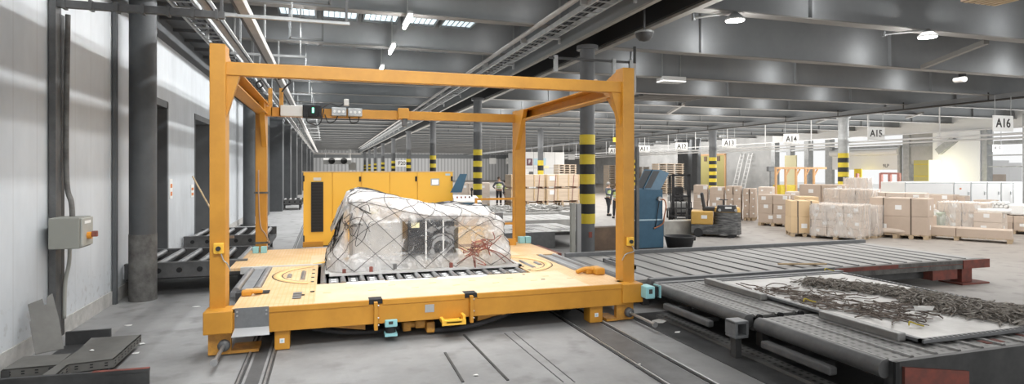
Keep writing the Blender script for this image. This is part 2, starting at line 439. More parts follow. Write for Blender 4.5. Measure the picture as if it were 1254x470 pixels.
# ================================================================== CEILING SERVICES
def hanger(x, y, z0, z1, t, m='galv', r=.02): MB().box(x-r, x+r, y-r, y+r, z0, z1).build('hanger', m, t)
for i, (x, zz, wd, lab) in enumerate(((-2.0, 5.3, .2, 'broad pale monorail tube under the roof, nearer the left wall'), (-1.45, 5.3, .15, 'slimmer pale monorail track under the roof, nearer the middle'))):
    t = thing('monorail', (x, 40, zz), lab, 'monorail')
    m = MB(); m.m(0)
    if i == 0: m.cyl((x, 3, zz), (x, 100, zz), .1, 14); m.m(1).box(x+.10, x+.13, 3, 100, zz-.13, zz-.05)
    else: m.box(x-.05, x+.10, 3, 100, zz-.05, zz+.10); m.m(1).box(x-.10, x-.05, 3, 100, zz-.06, zz+.11)
    m.build('track', ['rail_white', 'dark_steel'], t)
    for k in range(18): hanger(x, 6.93+4.333*k, zz+.09, 6.5, t)
for k in range(14):
    y = 8.9+4.333*k; t = thing('trapeze_hanger', (-1.4, y, 5.6), None, None, 'pale trapeze bars carrying the monorails')
    tag(t, ordn[min(k, 9)]+' pale trapeze bar across the monorail tracks counted from the front' if k < 10 else 'distant pale trapeze bar across the monorail tracks', 'hanger')
    B(-2.5, -.55, y-.03, y+.03, 5.56, 5.62).build('cross_bar', 'galv', t)
    for x in (-2.4, -.7): B(x-.015, x+.015, y-.015, y+.015, 5.62, 7.6).build('rod', 'galv', t)
# U shaped drop frames in the dark roof
for k, (x0, x1, y, zb) in enumerate(((-1.15, .05, 11.7, 5.55), (-.9, -.1, 16.0, 5.75))):
    t = thing('drop_frame', (x0, y, zb), ['U shaped grey drop frame hanging right of the monorails in front', 'smaller grey drop frame hanging behind the first one'][k], 'frame')
    B(x0, x1, y-.03, y+.03, zb, zb+.05).build('cross_bar', 'girder', t)
    for x in (x0, x1): B(x-.025, x+.025, y-.03, y+.03, zb, 7.6).build('rod', 'girder', t)
def cable_ladder(x0, x1, y0, y1, z, label, n, hx, htop):
    t = thing('cable_ladder', ((x0+x1)/2, (y0+y1)/2, z), label, 'cable ladder')
    for x in (x0, x1): B(x-.025, x+.025, y0, y1, z-.05, z+.07).build('side_rail', 'galv', t)
    m = MB(); k = 0; y = y0
    while y < y1: m.box(x0, x1, y-.02, y+.02, z-.04, z-.01); y += .45
    o = m.build('rung', 'galv', t, kind='stuff')
    m = MB()
    for q in range(3):
        xx = x0+(x1-x0)*(.2+.25*q)
        m.tube([(xx+.03*math.sin(j*1.7+q), y0+(y1-y0)*j/60, z+.01) for j in range(61)], .018, 6)
    m.build('cable', 'rubber', t)
    for j in range(n):
        y = 6.93+4.333*j
        if y0 < y < y1:
            for x in hx:
                h = MB(); h.box(x-.03, x+.03, y-.03, y+.03, z-.22, htop); h.box(min(x, (x0+x1)/2)-.03, max(x, (x0+x1)/2)+.03, y-.05, y+.05, z-.1, z-.05); h.build('bracket', 'galv', t)
cable_ladder(5.75, 6.25, 3, 110, 6.22, 'galvanised cable ladder running along the left side of the central girder', 22, (6.35,), 7.6)
cable_ladder(-2.95, -2.5, 4, 100, 5.75, 'galvanised cable ladder under the roof close to the left wall', 20, (-2.72,), 7.6)
t = thing('conduit_pipe', (5.6, 40, 6.3), 'pale conduit pipe running beside the cable ladder along the girder', 'pipe')
MB().cyl((5.58, 3, 6.4), (5.58, 110, 6.4), .07, 10).build('pipe', 'rail_white', t)
for k in range(22): B(5.55, 5.72, 8+4.333*k, 8.06+4.333*k, 6.2, 6.36).build('clip', 'galv', t)
# cross conduit at first striped column
t = thing('cross_conduit', (7, 15.2, 5.6), 'dark bracket bar with drop pipes beside the top of the first banded column', 'bracket')
B(5.9, 8.6, 15.22, 15.28, 5.5, 5.56).build('cross_bar', 'dark_steel', t)
for x, h in ((6.1, .45), (7.9, .5), (8.45, .4)): B(x-.05, x+.05, 15.2, 15.3, 5.5-h+.1, 5.6).build('drop_bracket', 'galv', t)
B(8.5, 8.6, 15.2, 15.3, 4.6, 5.5).build('drop_pipe', 'rail_white', t)
B(8.55, 8.61, 15.22, 15.28, 5.5, 6.0).build('hanger', 'dark_steel', t)
# cable duct along the left wall and across the corner, with the switch box
t = thing('cable_duct', (-3.55, 9.75, 0), 'dark perforated cable duct climbing the left wall and turning across under the roof', 'cable duct')
m = MB(); m.box(-3.64, -3.56, 9.60, 9.78, .15, 4.78); m.build('riser', 'mid_steel', t)
m = MB(); m.box(-3.64, -3.58, 9.84, 9.94, .05, 4.6); m.build('back_riser', 'dark_steel', t)
m = MB(); m.box(-3.64, -1.45, 9.62, 9.72, 4.66, 4.76)
for k in range(7): m.box(-3.5+k*.32, -3.46+k*.32, 9.6, 9.74, 4.64, 4.78)
m.build('cross_duct', 'mid_steel', t)
m = MB(); m.box(-1.45, .35, 9.64, 9.70, 4.70, 4.74); m.build('extension_bar', 'galv', t)
for x in (-1.5, .3): B(x-.02, x+.02, 9.66, 9.7, 4.72, 7.6).build('hanger', 'mid_steel', t)
m = MB(); m.tube(catmull([(-3.5, 9.83, 4.6), (-3.52, 9.83, 3), (-3.5, 9.8, 2.2), (-3.42, 9.72, 1.95), (-3.4, 9.7, 1.74)]), .035, 8); m.build('hose', 'column_worn', t)
m = MB(); m.tube(catmull([(-3.44, 9.72, 1.36), (-3.46, 9.76, 1.1), (-3.52, 9.8, .8), (-3.54, 9.82, .3)]), .025, 8); m.build('hose', 'grey_box', t)
t = thing('switch_box', (-3.45, 9.6, 1.3), 'grey metal switch box with orange rotary switch on the left wall', 'switch box')
MB().bbox(-3.56, -3.2, 9.36, 9.78, 1.33, 1.75, .012).build('housing', 'grey_box_side', t)
MB().bbox(-3.2, -3.17, 9.38, 9.76, 1.35, 1.74, .01).build('cover', 'grey_box', t)
B(-3.17, -3.165, 9.45, 9.66, 1.66, 1.70).build('name_strip', 'white', t)
k = MB().cyl((-3.17, 9.56, 1.49), (-3.12, 9.56, 1.49), .05, 14).build('rotary_switch', 'switch_orange', t)
MB().bbox(-3.12, -3.05, 9.535, 9.585, 1.47, 1.55, .01).build('switch_handle', 'strap_red', k)
# skylights with glazing bars
n = 0
for i in range(-1, 7):
    y0 = 15.6+4.333*i
    for k in range(5):
        x = -1.35+1.25*k
        t = thing('skylight', (x+.5, y0+2.6, 7.5), 'bright roof window, '+ordn[k]+' from the left in the '+ordn[i+1]+' bay of the roof', 'skylight', 'roof windows of the left bay')
        B(x, x+1.0, y0+3.0, y0+3.9, 7.26, 7.30).build('pane', 'skylight', t)
        m = MB(); m.box(x-.06, x, y0+2.9, y0+4.0, 7.2, 7.6); m.box(x+1, x+1.06, y0+2.9, y0+4.0, 7.2, 7.6)
        m.box(x, x+1, y0+2.9, y0+3.0, 7.26, 7.6); m.box(x, x+1, y0+3.9, y0+4.0, 7.2, 7.6)
        for q in range(1, 6): m.box(x+q/6-.008, x+q/6+.008, y0+3.0, y0+3.9, 7.23, 7.26)
        m.build('frame', 'girder', t)
# lamps
lamps = []
def tube_lamp(u, v, z, length, label, ang=0):
    p = G(u, v, z); t = thing('tube_lamp', p, label, 'lamp', 'tube lamps of the left bay')
    d = V((math.sin(ang), math.cos(ang), 0))*length/2
    m = MB(); m.bar(p-d+V((0, 0, .09)), p+d+V((0, 0, .09)), .12, .06); m.build('housing', 'galv', t)
    MB().cyl(p-d, p+d, .05, 10).build('tube', 'light', t)
    B(p.x-.015, p.x+.015, p.y-.015, p.y+.015, p.z+.1, 7.6).build('rod', 'galv', t)
    lamps.append((p, 60))
tube_lamp(499, 27, 6.2, 1.3, 'bright tube lamp nearest the front in the left bay roof')
tube_lamp(480, 60.5, 6.2, 1.3, 'second bright tube lamp in the left bay roof')
tube_lamp(467, 85, 6.2, 1.3, 'third tube lamp just above the yellow front crossbeam')
for u, v, lab in ((900, 25, 'round bright lamp on a short arm, left of the two under the right roof'), (1136, 45.5, 'round bright lamp on a short arm, right of the two under the right roof')):
    p = G(u, v, 5.72); t = thing('arm_lamp', p, lab, 'lamp', 'round lamps on arms')
    MB().lathe([(.001, .0), (.2, .0), (.22, .03), (.1, .14), (.04, .2), (.001, .2)], p, 24).build('reflector', 'galv', t)
    MB().cyl(p+V((0, 0, -.012)), p+V((0, 0, -.001)), .2, 24).build('lens', 'light', t)
    e = p+V((-.55, .75, .2)); MB().cyl(p+V((0, 0, .18)), e, .03, 8).build('arm', 'galv', t)
    MB().cyl(e-V((0, 0, .06)), e+V((0, 0, 2.0)), .045, 8).build('stem', 'beam', t)
    lamps.append((p+V((0, -.02, -.1)), 90))
# louvre boxes, dome, camera, loudspeaker
for k, (u, v, z, lab) in enumerate(((822, 101, 5.8, 'white lit air outlet box under the right roof near the yellow post'), (1214, 1, 5.8, 'tan air outlet box under the roof at the top right'), (712, 117, 5.9, 'white air outlet box under the roof behind the yellow corner'))):
    p = G(u, v, z); t = thing('air_outlet', p, lab, 'air outlet')
    B(p.x-.5, p.x+.5, p.y-.25, p.y+.25, z, z+.2).build('housing', 'rusty_plate' if k == 1 else 'white', t)
    m = MB()
    for j in range(6): m.box(p.x-.46+j*.16, p.x-.36+j*.16, p.y-.22, p.y+.22, z-.015, z)
    m.build('louvre', 'wood' if k == 1 else 'galv', t)
    for x in (-.4, .4): B(p.x+x-.02, p.x+x+.02, p.y-.02, p.y+.02, z+.2, 7.6).build('rod', 'galv', t)
p = G(789, 41, 5.7); t = thing('ceiling_dome', p, 'dark half dome lamp hanging beside the central girder', 'dome')
MB().lathe([(.001, -.2), (.12, -.17), (.2, -.08), (.22, 0)], p, 20).build('dome', 'dark_steel', t); MB().cyl(p, p+V((0, 0, .04)), .23, 20).build('rim', 'galv', t); B(p.x-.02, p.x+.02, p.y-.02, p.y+.02, p.z, 7.6).build('rod', 'dark_steel', t)
p = G(1177, 98, 5.75); t = thing('surveillance_camera', p, 'small white surveillance camera under the right roof', 'camera')
MB().cyl(p+V((-.1, -.2, 0)), p+V((.05, .25, .04)), .1, 12).build('housing', 'white', t); MB().cyl(p+V((.06, .0, -.05)), p+V((.06, .0, .3)), .12, 12).build('mount', 'rubber', t); B(p.x-.03, p.x+.03, p.y-.03, p.y+.03, p.z, ZR+.1).build('bracket', 'galv', t)
# dark grilles in the right roof
for k, (u, v, w_) in enumerate(((815, 123, 3.6), (690, 147, 5.0), (575, 178, 4.2))):
    p = G(u, v, 5.96); t = thing('roof_grille', p, ['dark slatted roof grille right of the yellow post', 'dark slatted roof grille left of the first banded column', 'long dark roof grille far back over the columns'][k], 'grille')
    B(p.x-w_/2, p.x+w_/2, p.y-.9, p.y+.9, 6.1, 6.14).build('backing', 'black', t)
    m = MB()
    for j in range(5): m.box(p.x-w_/2, p.x+w_/2, p.y-.9+j*.45-.03, p.y-.9+j*.45+.03, 6.04, 6.1)
    m.build('slat', 'beam_edge', t)
    for x in (-1, 1): B(p.x+x*w_*.4-.02, p.x+x*w_*.4+.02, p.y-.02, p.y+.02, 6.14, 7.6).build('rod', 'galv', t)
# cooler with two fans at the far end, grey box next to it
a, b = onY(396, 193, 118), onY(430, 201, 118); t = thing('air_cooler', V(((a.x+b.x)/2, 118, b.z)), 'white air cooler with two round fans high at the far end', 'air cooler')
B(a.x, b.x, 118, 119.2, b.z, a.z).build('housing', 'white', t)
for f in (.3, .74):
    x = a.x+(b.x-a.x)*f; z = (a.z+b.z)/2
    MB().lathe([(.001, -.0), (.12, -.12), (.5, -.05), (.52, -.2), (.6, -.2), (.6, 0)], (x, 118, z), 20, 'Y').build('fan', 'dark_steel', t)
for x in (a.x+.4, b.x-.4): B(x-.05, x+.05, 118.3, 118.4, a.z, 7.6).build('rod', 'galv', t)
c, d = onY(427, 199, 121), onY(436, 208, 121); t = B(c.x, d.x, 121, 121.6, d.z, c.z); t.box(c.x+.3, c.x+.4, 121.2, 121.3, c.z, 7.58); t.build('duct_box', 'off_white', label='pale square box below right of the far air cooler', cat='box')

# ================================================================== TRANSFER VEHICLE
veh = thing('transfer_vehicle', (1.7, 11.2, 0), 'yellow rail transfer vehicle with gantry frame and roller deck', 'transfer vehicle')
P = lambda mb, name, m, par=veh, label=None: mb.build(name, m, par, label)
# front fascia beam
m = MB(); m.bbox(-1.17, 4.60, 8.30, 8.46, .27, .55, .008); P(m, 'front_beam', 'orange')
m = MB()
for x0, x1 in ((-.73, .555), (.74, 1.905), (2.09, 4.44)): m.bbox(x0, x1, 8.285, 8.46, .53, .605, .006)
P(m, 'fascia_lip', 'orange')
m = MB(); m.bbox(-1.49, -1.15, 8.22, 8.56, .31, .60, .012); P(m, 'corner_block', 'orange')
m = MB(); m.bbox(4.44, 4.80, 8.26, 8.60, .30, .60, .012); P(m, 'corner_block', 'orange')
m = MB(); m.prism([(-1.13, 8.275, .615), (-.72, 8.275, .615), (-.72, 8.275, .35), (-1.13, 8.275, .35)], (0, .012, 0)); gp = P(m, 'wear_plate', 'grey_plate', label='dark grey screwed wear plate')
m = MB(); m.prism([(-1.13, 8.275, .35), (-.72, 8.275, .35), (-.70, 8.13, .28), (-1.15, 8.13, .28)], (0, 0, .008)); P(m, 'flared_lip', 'grey_plate_light', gp)
for x in (-1.1, -.75):
    for z in (.57, .52): MB().cyl((x, 8.275, z), (x, 8.262, z), .012, 8).build('bolt', 'steel', gp)
# chassis below
m = MB(); m.box(-.5, 4.0, 8.75, 14.2, .16, .56); m.box(-1.3, 4.6, 9.6, 14.1, .3, .56); P(m, 'chassis', 'dark_steel')
for x0, x1, z0 in ((-.66, -.47, .01), (3.92, 4.14, .01)):
    l = P(MB().bbox(x0, x1, 8.36, 8.6, z0, .3, .008), 'leg', 'orange')
    c = (x0+x1)/2
    B(c-.03, c+.03, 8.352, 8.36, .10, .16).build('sticker', 'white', l); MB().cyl((c, 8.352, .13), (c, 8.349, .13), .016, 10).build('sticker_mark', 'sign_blue', l)
m = MB(); m.box(-1.45, -1.18, 8.34, 8.42, .02, .31); m.box(-1.18, -.85, 8.34, 8.7, .02, .06); P(m, 'axle_bracket', 'orange_worn')
m = MB(); m.box(4.38, 4.68, 8.36, 8.44, .02, .31); m.box(4.2, 4.4, 8.34, 8.7, .02, .06); P(m, 'axle_bracket', 'orange_worn')
for x in (-1.26, 4.58):
    b_ = P(MB().lathe([(.001, 8.27), (.05, 8.27), (.075, 8.29), (.075, 8.34)], (x, 0, .14), 18, 'Y'), 'buffer_hub', 'mid_steel')
    m = MB(); m.cyl((x, 8.3, .14), (x, 7.62 if x < 0 else 7.55, .14), .022, 12); m.cyl((x, 7.64 if x < 0 else 7.57, .14), (x, 7.60 if x < 0 else 7.53, .14), .042, 14); m.build('buffer_rod', 'steel', b_)
for x0, x1 in ((.0, .52), (2.15, 2.62)): P(MB().prism([(x0, 8.5, .3), (x1, 8.5, .3), (x1, 8.5, .15), (x0, 8.5, .23)] if x0 < 1 else [(x0, 8.5, .3), (x1, 8.5, .3), (x1, 8.5, .22), (x0, 8.5, .13)], (0, .3, 0)), 'underside_plate', 'orange_worn')
# fascia brackets
for x in (.645, 1.995):
    b_ = P(MB().bbox(x-.025, x+.025, 8.22, 8.3, .2, .585, .005), 'fascia_bracket', 'orange')
    B(x-.09, x+.09, 8.287, 8.47, .55, .612).build('slot', 'black', b_)
    for z in (.26, .36, .53): MB().cyl((x+.025, 8.26, z), (x+.045, 8.26, z), .012, 8).build('bolt', 'steel', b_)
s_ = P(MB().bbox(.77, .94, 8.26, 8.44, .22, .32, .01), 'scanner', 'cyan'); MB().cyl((.855, 8.35, .13), (.855, 8.35, .22), .07, 16).build('lens', 'black', s_); B(.77, .94, 8.26, 8.44, .09, .13).build('base', 'cyan', s_)
B(.82, .88, 8.255, 8.26, .26, .30).build('marking', 'sign_ink', s_)
s_ = P(MB().bbox(4.76, 4.92, 8.1, 8.34, .38, .57, .015), 'scanner', 'cyan'); MB().cyl((4.98, 8.22, .40), (4.98, 8.22, .55), .07, 16).build('lens', 'black', s_); B(5.02, 5.04, 8.12, 8.32, .38, .57).build('guard', 'cyan', s_)
B(4.81, 4.87, 8.095, 8.1, .46, .53).build('marking', 'sign_ink', s_)
P(B(1.33, 1.46, 8.293, 8.3, .38, .49), 'name_plate', 'galv')
m = MB(); m.box(1.54, 1.58, 8.12, 8.32, .25, .3); m.box(1.84, 1.88, 8.12, 8.32, .25, .34); m.box(1.54, 1.88, 8.1, 8.14, .22, .29); m.box(1.6, 1.82, 8.1, 8.32, .25, .27); P(m, 'step_bracket', 'cabinet')
m = MB(); m.bbox(1.05, 1.17, 8.55, 8.75, .06, .2, .02); m.bbox(1.22, 1.38, 8.5, 8.75, .1, .22, .03); m.cyl((1.1, 8.6, .15), (1.5, 8.6, .15), .05, 12); m.bbox(1.38, 1.5, 8.45, 8.7, .04, .2, .02); P(m, 'drive_unit', 'orange_worn')
m = MB(); m.tube(catmull([(-.2, 8.6, .2), (.2, 8.55, .13), (.6, 8.55, .1), (1.0, 8.6, .12)]), .03, 8); P(m, 'hose', 'rubber')
m = MB(); m.tube(catmull([(1.5, 8.5, .06), (1.9, 8.45, .08), (2.4, 8.5, .16), (2.9, 8.65, .28)]), .04, 8); P(m, 'hose', 'rubber')
# wheels hidden in shade
for x in (-.8, 3.85):
    for y in (9.2, 13.2): P(MB().cyl((x-.06, y, .16), (x+.06, y, .16), .16, 20), 'wheel', 'dark_steel')
# deck plates
m = MB(); m.box(-1.17, 4.60, 8.46, 9.70, .55, .6); m.box(-1.17, 4.44, 8.30, 8.46, .6, .608); m.box(-.1, 4.0, 8.46, 9.70, .6, .604); P(m, 'front_deck_plate', 'deck')
m = MB(); m.box(-.15, 3.9, 8.32, 9.68, .604, .609); P(m, 'smooth_deck_plate', 'deck_plain')
m = MB(); m.box(-1.70, 4.75, 11.75, 14.25, .55, .6); P(m, 'rear_deck_plate', 'deck')
m = MB(); m.box(-.3, 3.9, 11.75, 13.0, .6, .606); P(m, 'rear_smooth_plate', 'deck_plain')
m = MB(); m.box(-1.5, -.2, 11.68, 11.76, .50, .62); m.prism([(-.35, 11.7, .6), (.6, 11.7, .6), (1.2, 12.1, .68), (.4, 12.1, .64)], (0, 0, .02)); P(m, 'ramp_edge', 'alu')
m = MB(); m.prism([(-.25, 11.72, .625), (.75, 11.72, .625), (1.3, 12.0, .70), (.35, 12.02, .66)], (0, 0, .006)); P(m, 'ramp_plate', 'cabinet')
# holes and hinge castings on the front deck
for q in ((-1.0, -.8, 9.2, 9.42), (-.23, -.17, 9.1, 9.16), (-.36, -.30, 8.9, 8.95), (3.35, 3.41, 8.98, 9.02), (3.2, 3.24, 9.5, 9.54)): P(B(*q, .609, .613), 'deck_hole', 'black')
m = MB(); m.bbox(-1.16, -1.02, 9.1, 9.22, .6, .68, .02); m.tube(catmull([(-1.14, 9.2, .64), (-1.0, 9.12, .66), (-.9, 9.2, .64)]), .03, 8); P(m, 'hinge_casting', 'orange')
m = MB(); m.bbox(4.28, 4.4, 9.25, 9.5, .6, .68, .02); m.bbox(4.38, 4.56, 9.1, 9.4, .6, .72, .03); m.tube(catmull([(4.15, 9.4, .62), (4.3, 9.3, .69), (4.5, 9.2, .66)]), .04, 8); P(m, 'hinge_casting', 'orange')
m = MB()
for x0, x1, y in ((.35, .95, 9.50), (.95, 1.62, 9.60), (1.7, 2.5, 9.52), (1.75, 2.6, 9.62), (.3, .9, 9.62)): m.box(x0, x1, y, y+.035, .609, .622)
P(m, 'guide_strip', 'white')
m = MB()
for k in range(14): m.box(-.05+k*.32, .06+k*.32, 8.95+.3*(k % 2), 8.97+.3*(k % 2), .609, .6125)
P(m, 'slot', 'deck_ring')
for y in (8.7, 8.86, 9.02): P(B(-.46, -.34, y, y+.12, .609, .613), 'worn_patch', 'roller')
# roller bed
P(B(-.15, 3.42, 9.70, 11.75, .5, .555), 'roller_tray', 'dark_steel')
for k in range(12):
    x = -.05+.305*k
    P(MB().cyl((x, 9.74, .585), (x, 11.72, .585), .048, 16), 'roller', 'roller')
    if k < 11:
        s_ = P(B(x+.085, x+.235, 9.76, 11.70, .55, .598), 'perforated_strip', 'strip_plate')
        for j in range(2): B(x+.12, x+.20, 9.86+.16*j, 9.90+.16*j, .598, .606).build('ball_fitting', 'label', s_)
# turntable side plates with rings
for sgn, cx, x0, x1 in ((-1, .12, -.95, -.15), (1, 3.15, 3.42, 4.24)):
    pl = P(B(x0, x1, 9.70, 11.75, .55, .598), 'side_plate', 'deck')
    a0, a1 = (PI-1.15, PI+1.15) if sgn < 0 else (-1.15, 1.15)
    m = MB().lathe([(.86, .598), (.86, .606), (.98, .606), (.98, .598)], (cx, 10.72, 0), 40, 'Z', a0, a1); m.build('turn_ring', 'deck_ring', pl)
    for r0 in (.83, .985): MB().lathe([(r0, .601), (r0+.018, .601)], (cx, 10.72, 0), 40, 'Z', a0, a1).build('ring_gap', 'black', pl)
    for (dx, y0, y1) in ((-.50, 10.2, 11.0), (-.72, 10.45, 10.75)):
        x = cx-dx*sgn*-1*-1 if False else cx+sgn*(-dx)
        MB().cyl((x, y0, .58), (x, y1, .58), .045, 12).build('roller', 'roller', pl)
    m = MB()
    for j in range(4): m.box(cx+sgn*.34-.025, cx+sgn*.34+.025, 9.95+.4*j, 10.03+.4*j, .598, .602)
    m.build('slot', 'black', pl)
for x0 in (-1.38, 4.26):
    t_ = P(B(x0, x0+.44, 9.70, 11.70, .48, .56), 'end_roller_tray', 'roller_grey')
    for x in (x0+.07, x0+.37): MB().cyl((x, 9.72, .56), (x, 11.68, .56), .06, 14).build('end_roller', 'roller', t_)
    B(x0+.14, x0+.30, 9.72, 11.68, .56, .585).build('end_strip', 'roller_grey', t_)
# gantry frame
def post(x0, x1, y0, y1, z1, front, inner):
    p = P(MB().bbox(x0, x1, y0, y1, .56, z1, .008), 'post', 'orange')
    return p
pfl = post(-1.455, -1.265, 8.46, 8.78, 4.05, 1, 1)
pfr = post(4.55, 4.755, 8.46, 8.72, 4.05, 1, -1)
prl = post(-1.49, -1.26, 13.95, 14.2, 3.95, 0, 1)
prr = post(4.50, 4.77, 13.95, 14.2, 3.88, 0, -1)
P(MB().bbox(-1.27, 4.56, 8.52, 8.66, 3.655, 3.83, .006), 'front_top_beam', 'orange')
P(MB().bbox(-1.27, 4.52, 13.98, 14.14, 3.59, 3.79, .006), 'rear_top_beam', 'orange')
for x0, x1, xw in ((-1.46, -1.22, -1.46), (4.52, 4.755, 4.735)):
    m = MB(); m.box(xw, xw+.02, 8.7, 14.0, 3.62, 3.86); m.box(x0, x1, 8.7, 14.0, 3.84, 3.86); m.box(x0, x1, 8.7, 14.0, 3.62, 3.64)
    P(m, 'side_top_channel', 'orange')
    m = MB(); m.cyl((xw+.1, 8.8, 3.73), (xw+.1, 14, 3.73), .03, 8); P(m, 'channel_cable', 'rail_white')
for (x, s) in ((-1.265, 1), (4.55, -1)):
    m = MB(); m.prism([(x, 8.54, 3.655), (x+s*.16, 8.54, 3.655), (x, 8.54, 3.1)], (0, .1, 0))
    P(m, 'gusset', 'orange')
    m = MB(); m.prism([(x-s*.12, 8.75, 4.02), (x-s*.12, 9.35, 3.86), (x-s*.12, 8.75, 3.3)], (s*.1, 0, 0)); P(m, 'gusset', 'orange')
for (x, s) in ((-1.26, 1), (4.50, -1)):
    m = MB(); m.prism([(x-s*.1, 13.95, 3.86), (x-s*.1, 13.3, 3.86), (x-s*.1, 13.95, 2.9)], (s*.1, 0, 0)); P(m, 'gusset', 'orange')
m = MB(); m.bar((4.2, 8.75, 3.86), (4.55, 9.3, 3.86), .05, .05); m.bar((4.5, 8.9, 3.87), (4.15, 9.35, 3.84), .04, .04); P(m, 'corner_brace', 'deck_plain')
P(MB().cyl((4.76, 8.56, 3.8), (4.79, 8.56, 3.8), .03, 10), 'bolt', 'orange'); P(MB().cyl((4.76, 8.56, 3.1), (4.79, 8.56, 3.1), .03, 10), 'bolt', 'orange')
# push button boxes with wires on the front posts
for px, s in ((-1.27, 1), (4.56, 1)):
    zb = 1.38 if px < 0 else 1.25
    x_ = -1.34 if px < 0 else 4.66
    b_ = P(MB().bbox(x_-.06, x_+.06, 8.40, 8.46, zb-.07, zb+.07, .01), 'button_box', 'cabinet'); MB().cyl((x_, 8.40, zb), (x_, 8.37, zb), .03, 12).build('button', 'rubber', b_)
    m = MB(); m.tube(catmull([(x_+.03, 8.42, zb-.07), (x_+.06, 8.42, zb-.16), (x_+.10 if px < 0 else x_-.08, 8.42, zb-.2), (x_+.14 if px < 0 else x_-.14, 8.44, zb-.3)]), .008, 6); m.build('wire', 'galv', b_)
# clamps and cable on rear left post, cyan sensors at its foot
m = MB(); m.box(-1.52, -1.22, 13.93, 13.96, 1.88, 1.92); m.box(-1.52, -1.22, 13.93, 13.96, .78, .82); P(m, 'cable_clamp', 'column_worn')
m = MB(); m.tube(catmull([(-1.42, 13.9, 2.4), (-1.42, 13.9, 1.9), (-1.38, 13.88, 1.2), (-1.28, 13.88, 1.0), (-1.2, 13.9, .8)]), .015, 6); P(m, 'hose', 'carton_dark')
for x in (-1.52, -1.36): P(MB().bbox(x, x+.12, 13.72, 13.84, .6, .74, .01), 'sensor', 'cyan')
for x in (4.5, 4.66): P(MB().bbox(x, x+.14, 13.62, 13.78, .6, .76, .01), 'sensor', 'cyan')
# equipment on the rear beam
def rb(u0, u1, v0, v1, y=13.95): 
    a, b = onY(u0, v0, y), onY(u1, v1, y); return a.x, b.x, b.z, a.z
for (u0, u1, v0, v1, m_, nm) in ((344, 371, 129.5, 143, 'off_white', 'relay_box'), (406, 424, 132, 142.5, 'galv', 'relay_box'), (426, 443, 133, 143, 'galv', 'relay_box'), (421, 427, 122, 130, 'off_white', 'sensor_head'), (487, 500, 133, 146, 'orange', 'beam_clamp'), (318, 332, 131, 142, 'orange', 'beam_clamp')):
    x0, x1, z0, z1 = rb(u0, u1, v0, v1)
    b_ = P(MB().bbox(x0, x1, 13.8, 13.98, z0, z1, .01), nm, m_)
    if m_ == 'galv':
        for fx in (.2, .5, .8): MB().cyl((x0+(x1-x0)*fx, 13.8, (z0+z1)/2), (x0+(x1-x0)*fx, 13.79, (z0+z1)/2), .03, 8).build('gland', 'white', b_)
x0, x1, z0, z1 = rb(371, 394, 129, 145); s_ = P(MB().bbox(x0, x1, 13.74, 13.98, z0, z1, .02), 'signal_lamp', 'rubber')
MB().cyl(((x0+x1)/2+.03, 13.74, (z0+z1)/2), ((x0+x1)/2+.03, 13.70, (z0+z1)/2), .12, 18).build('lens_ring', 'black', s_); B((x0+x1)/2+.0, (x0+x1)/2+.04, 13.69, 13.70, (z0+z1)/2-.04, (z0+z1)/2+.07).build('green_light', 'signal_green', s_)
m = MB(); m.tube(catmull([((x0+x1)/2-.1, 13.7, z0+.1), ((x0+x1)/2-.1, 13.7, z0-.1), ((x0+x1)/2+.15, 13.7, z0-.15), ((x0+x1)/2+.25, 13.7, z0+.2)]), .012, 6); m.build('wire', 'rubber', s_)
x0, x1, z0, z1 = rb(492, 498, 146, 155); P(MB().bbox(x0, x1, 13.82, 13.95, z0, z1+.02, .02), 'proximity_sensor', 'mid_steel')
for u in (331, 344.5):
    a = onY(u, 108, 14.0); P(B(a.x-.04, a.x+.04, 13.98, 14.06, 3.6, a.z), 'guide_rod', 'orange_worn')
m = MB(); m.tube(catmull([onY(398, 140, 13.9), onY(402, 150, 13.9), onY(410, 148, 13.9), onY(414, 141, 13.9)]), .012, 6); m.tube(catmull([onY(428, 143, 13.9), onY(430, 150, 13.9), onY(438, 149, 13.9), onY(440, 142, 13.9)]), .012, 6); m.tube(catmull([onY(394, 133, 13.9), onY(404, 127, 13.9), onY(415, 130, 13.9), onY(422, 126, 13.9)]), .01, 6); P(m, 'wire', 'rubber')
m = MB(); m.tube(catmull([onY(318, 99, 13), onY(322, 104, 13), onY(317, 108, 13), onY(314, 102, 13), onY(320, 98, 13)]), .02, 6); m.tube(catmull([onY(340, 97, 13.5), onY(350, 95, 13.5), onY(356, 100, 13.5), onY(350, 106, 13.5), onY(345.5, 112, 13.9)]), .02, 6); P(m, 'cable_loop', 'rubber')

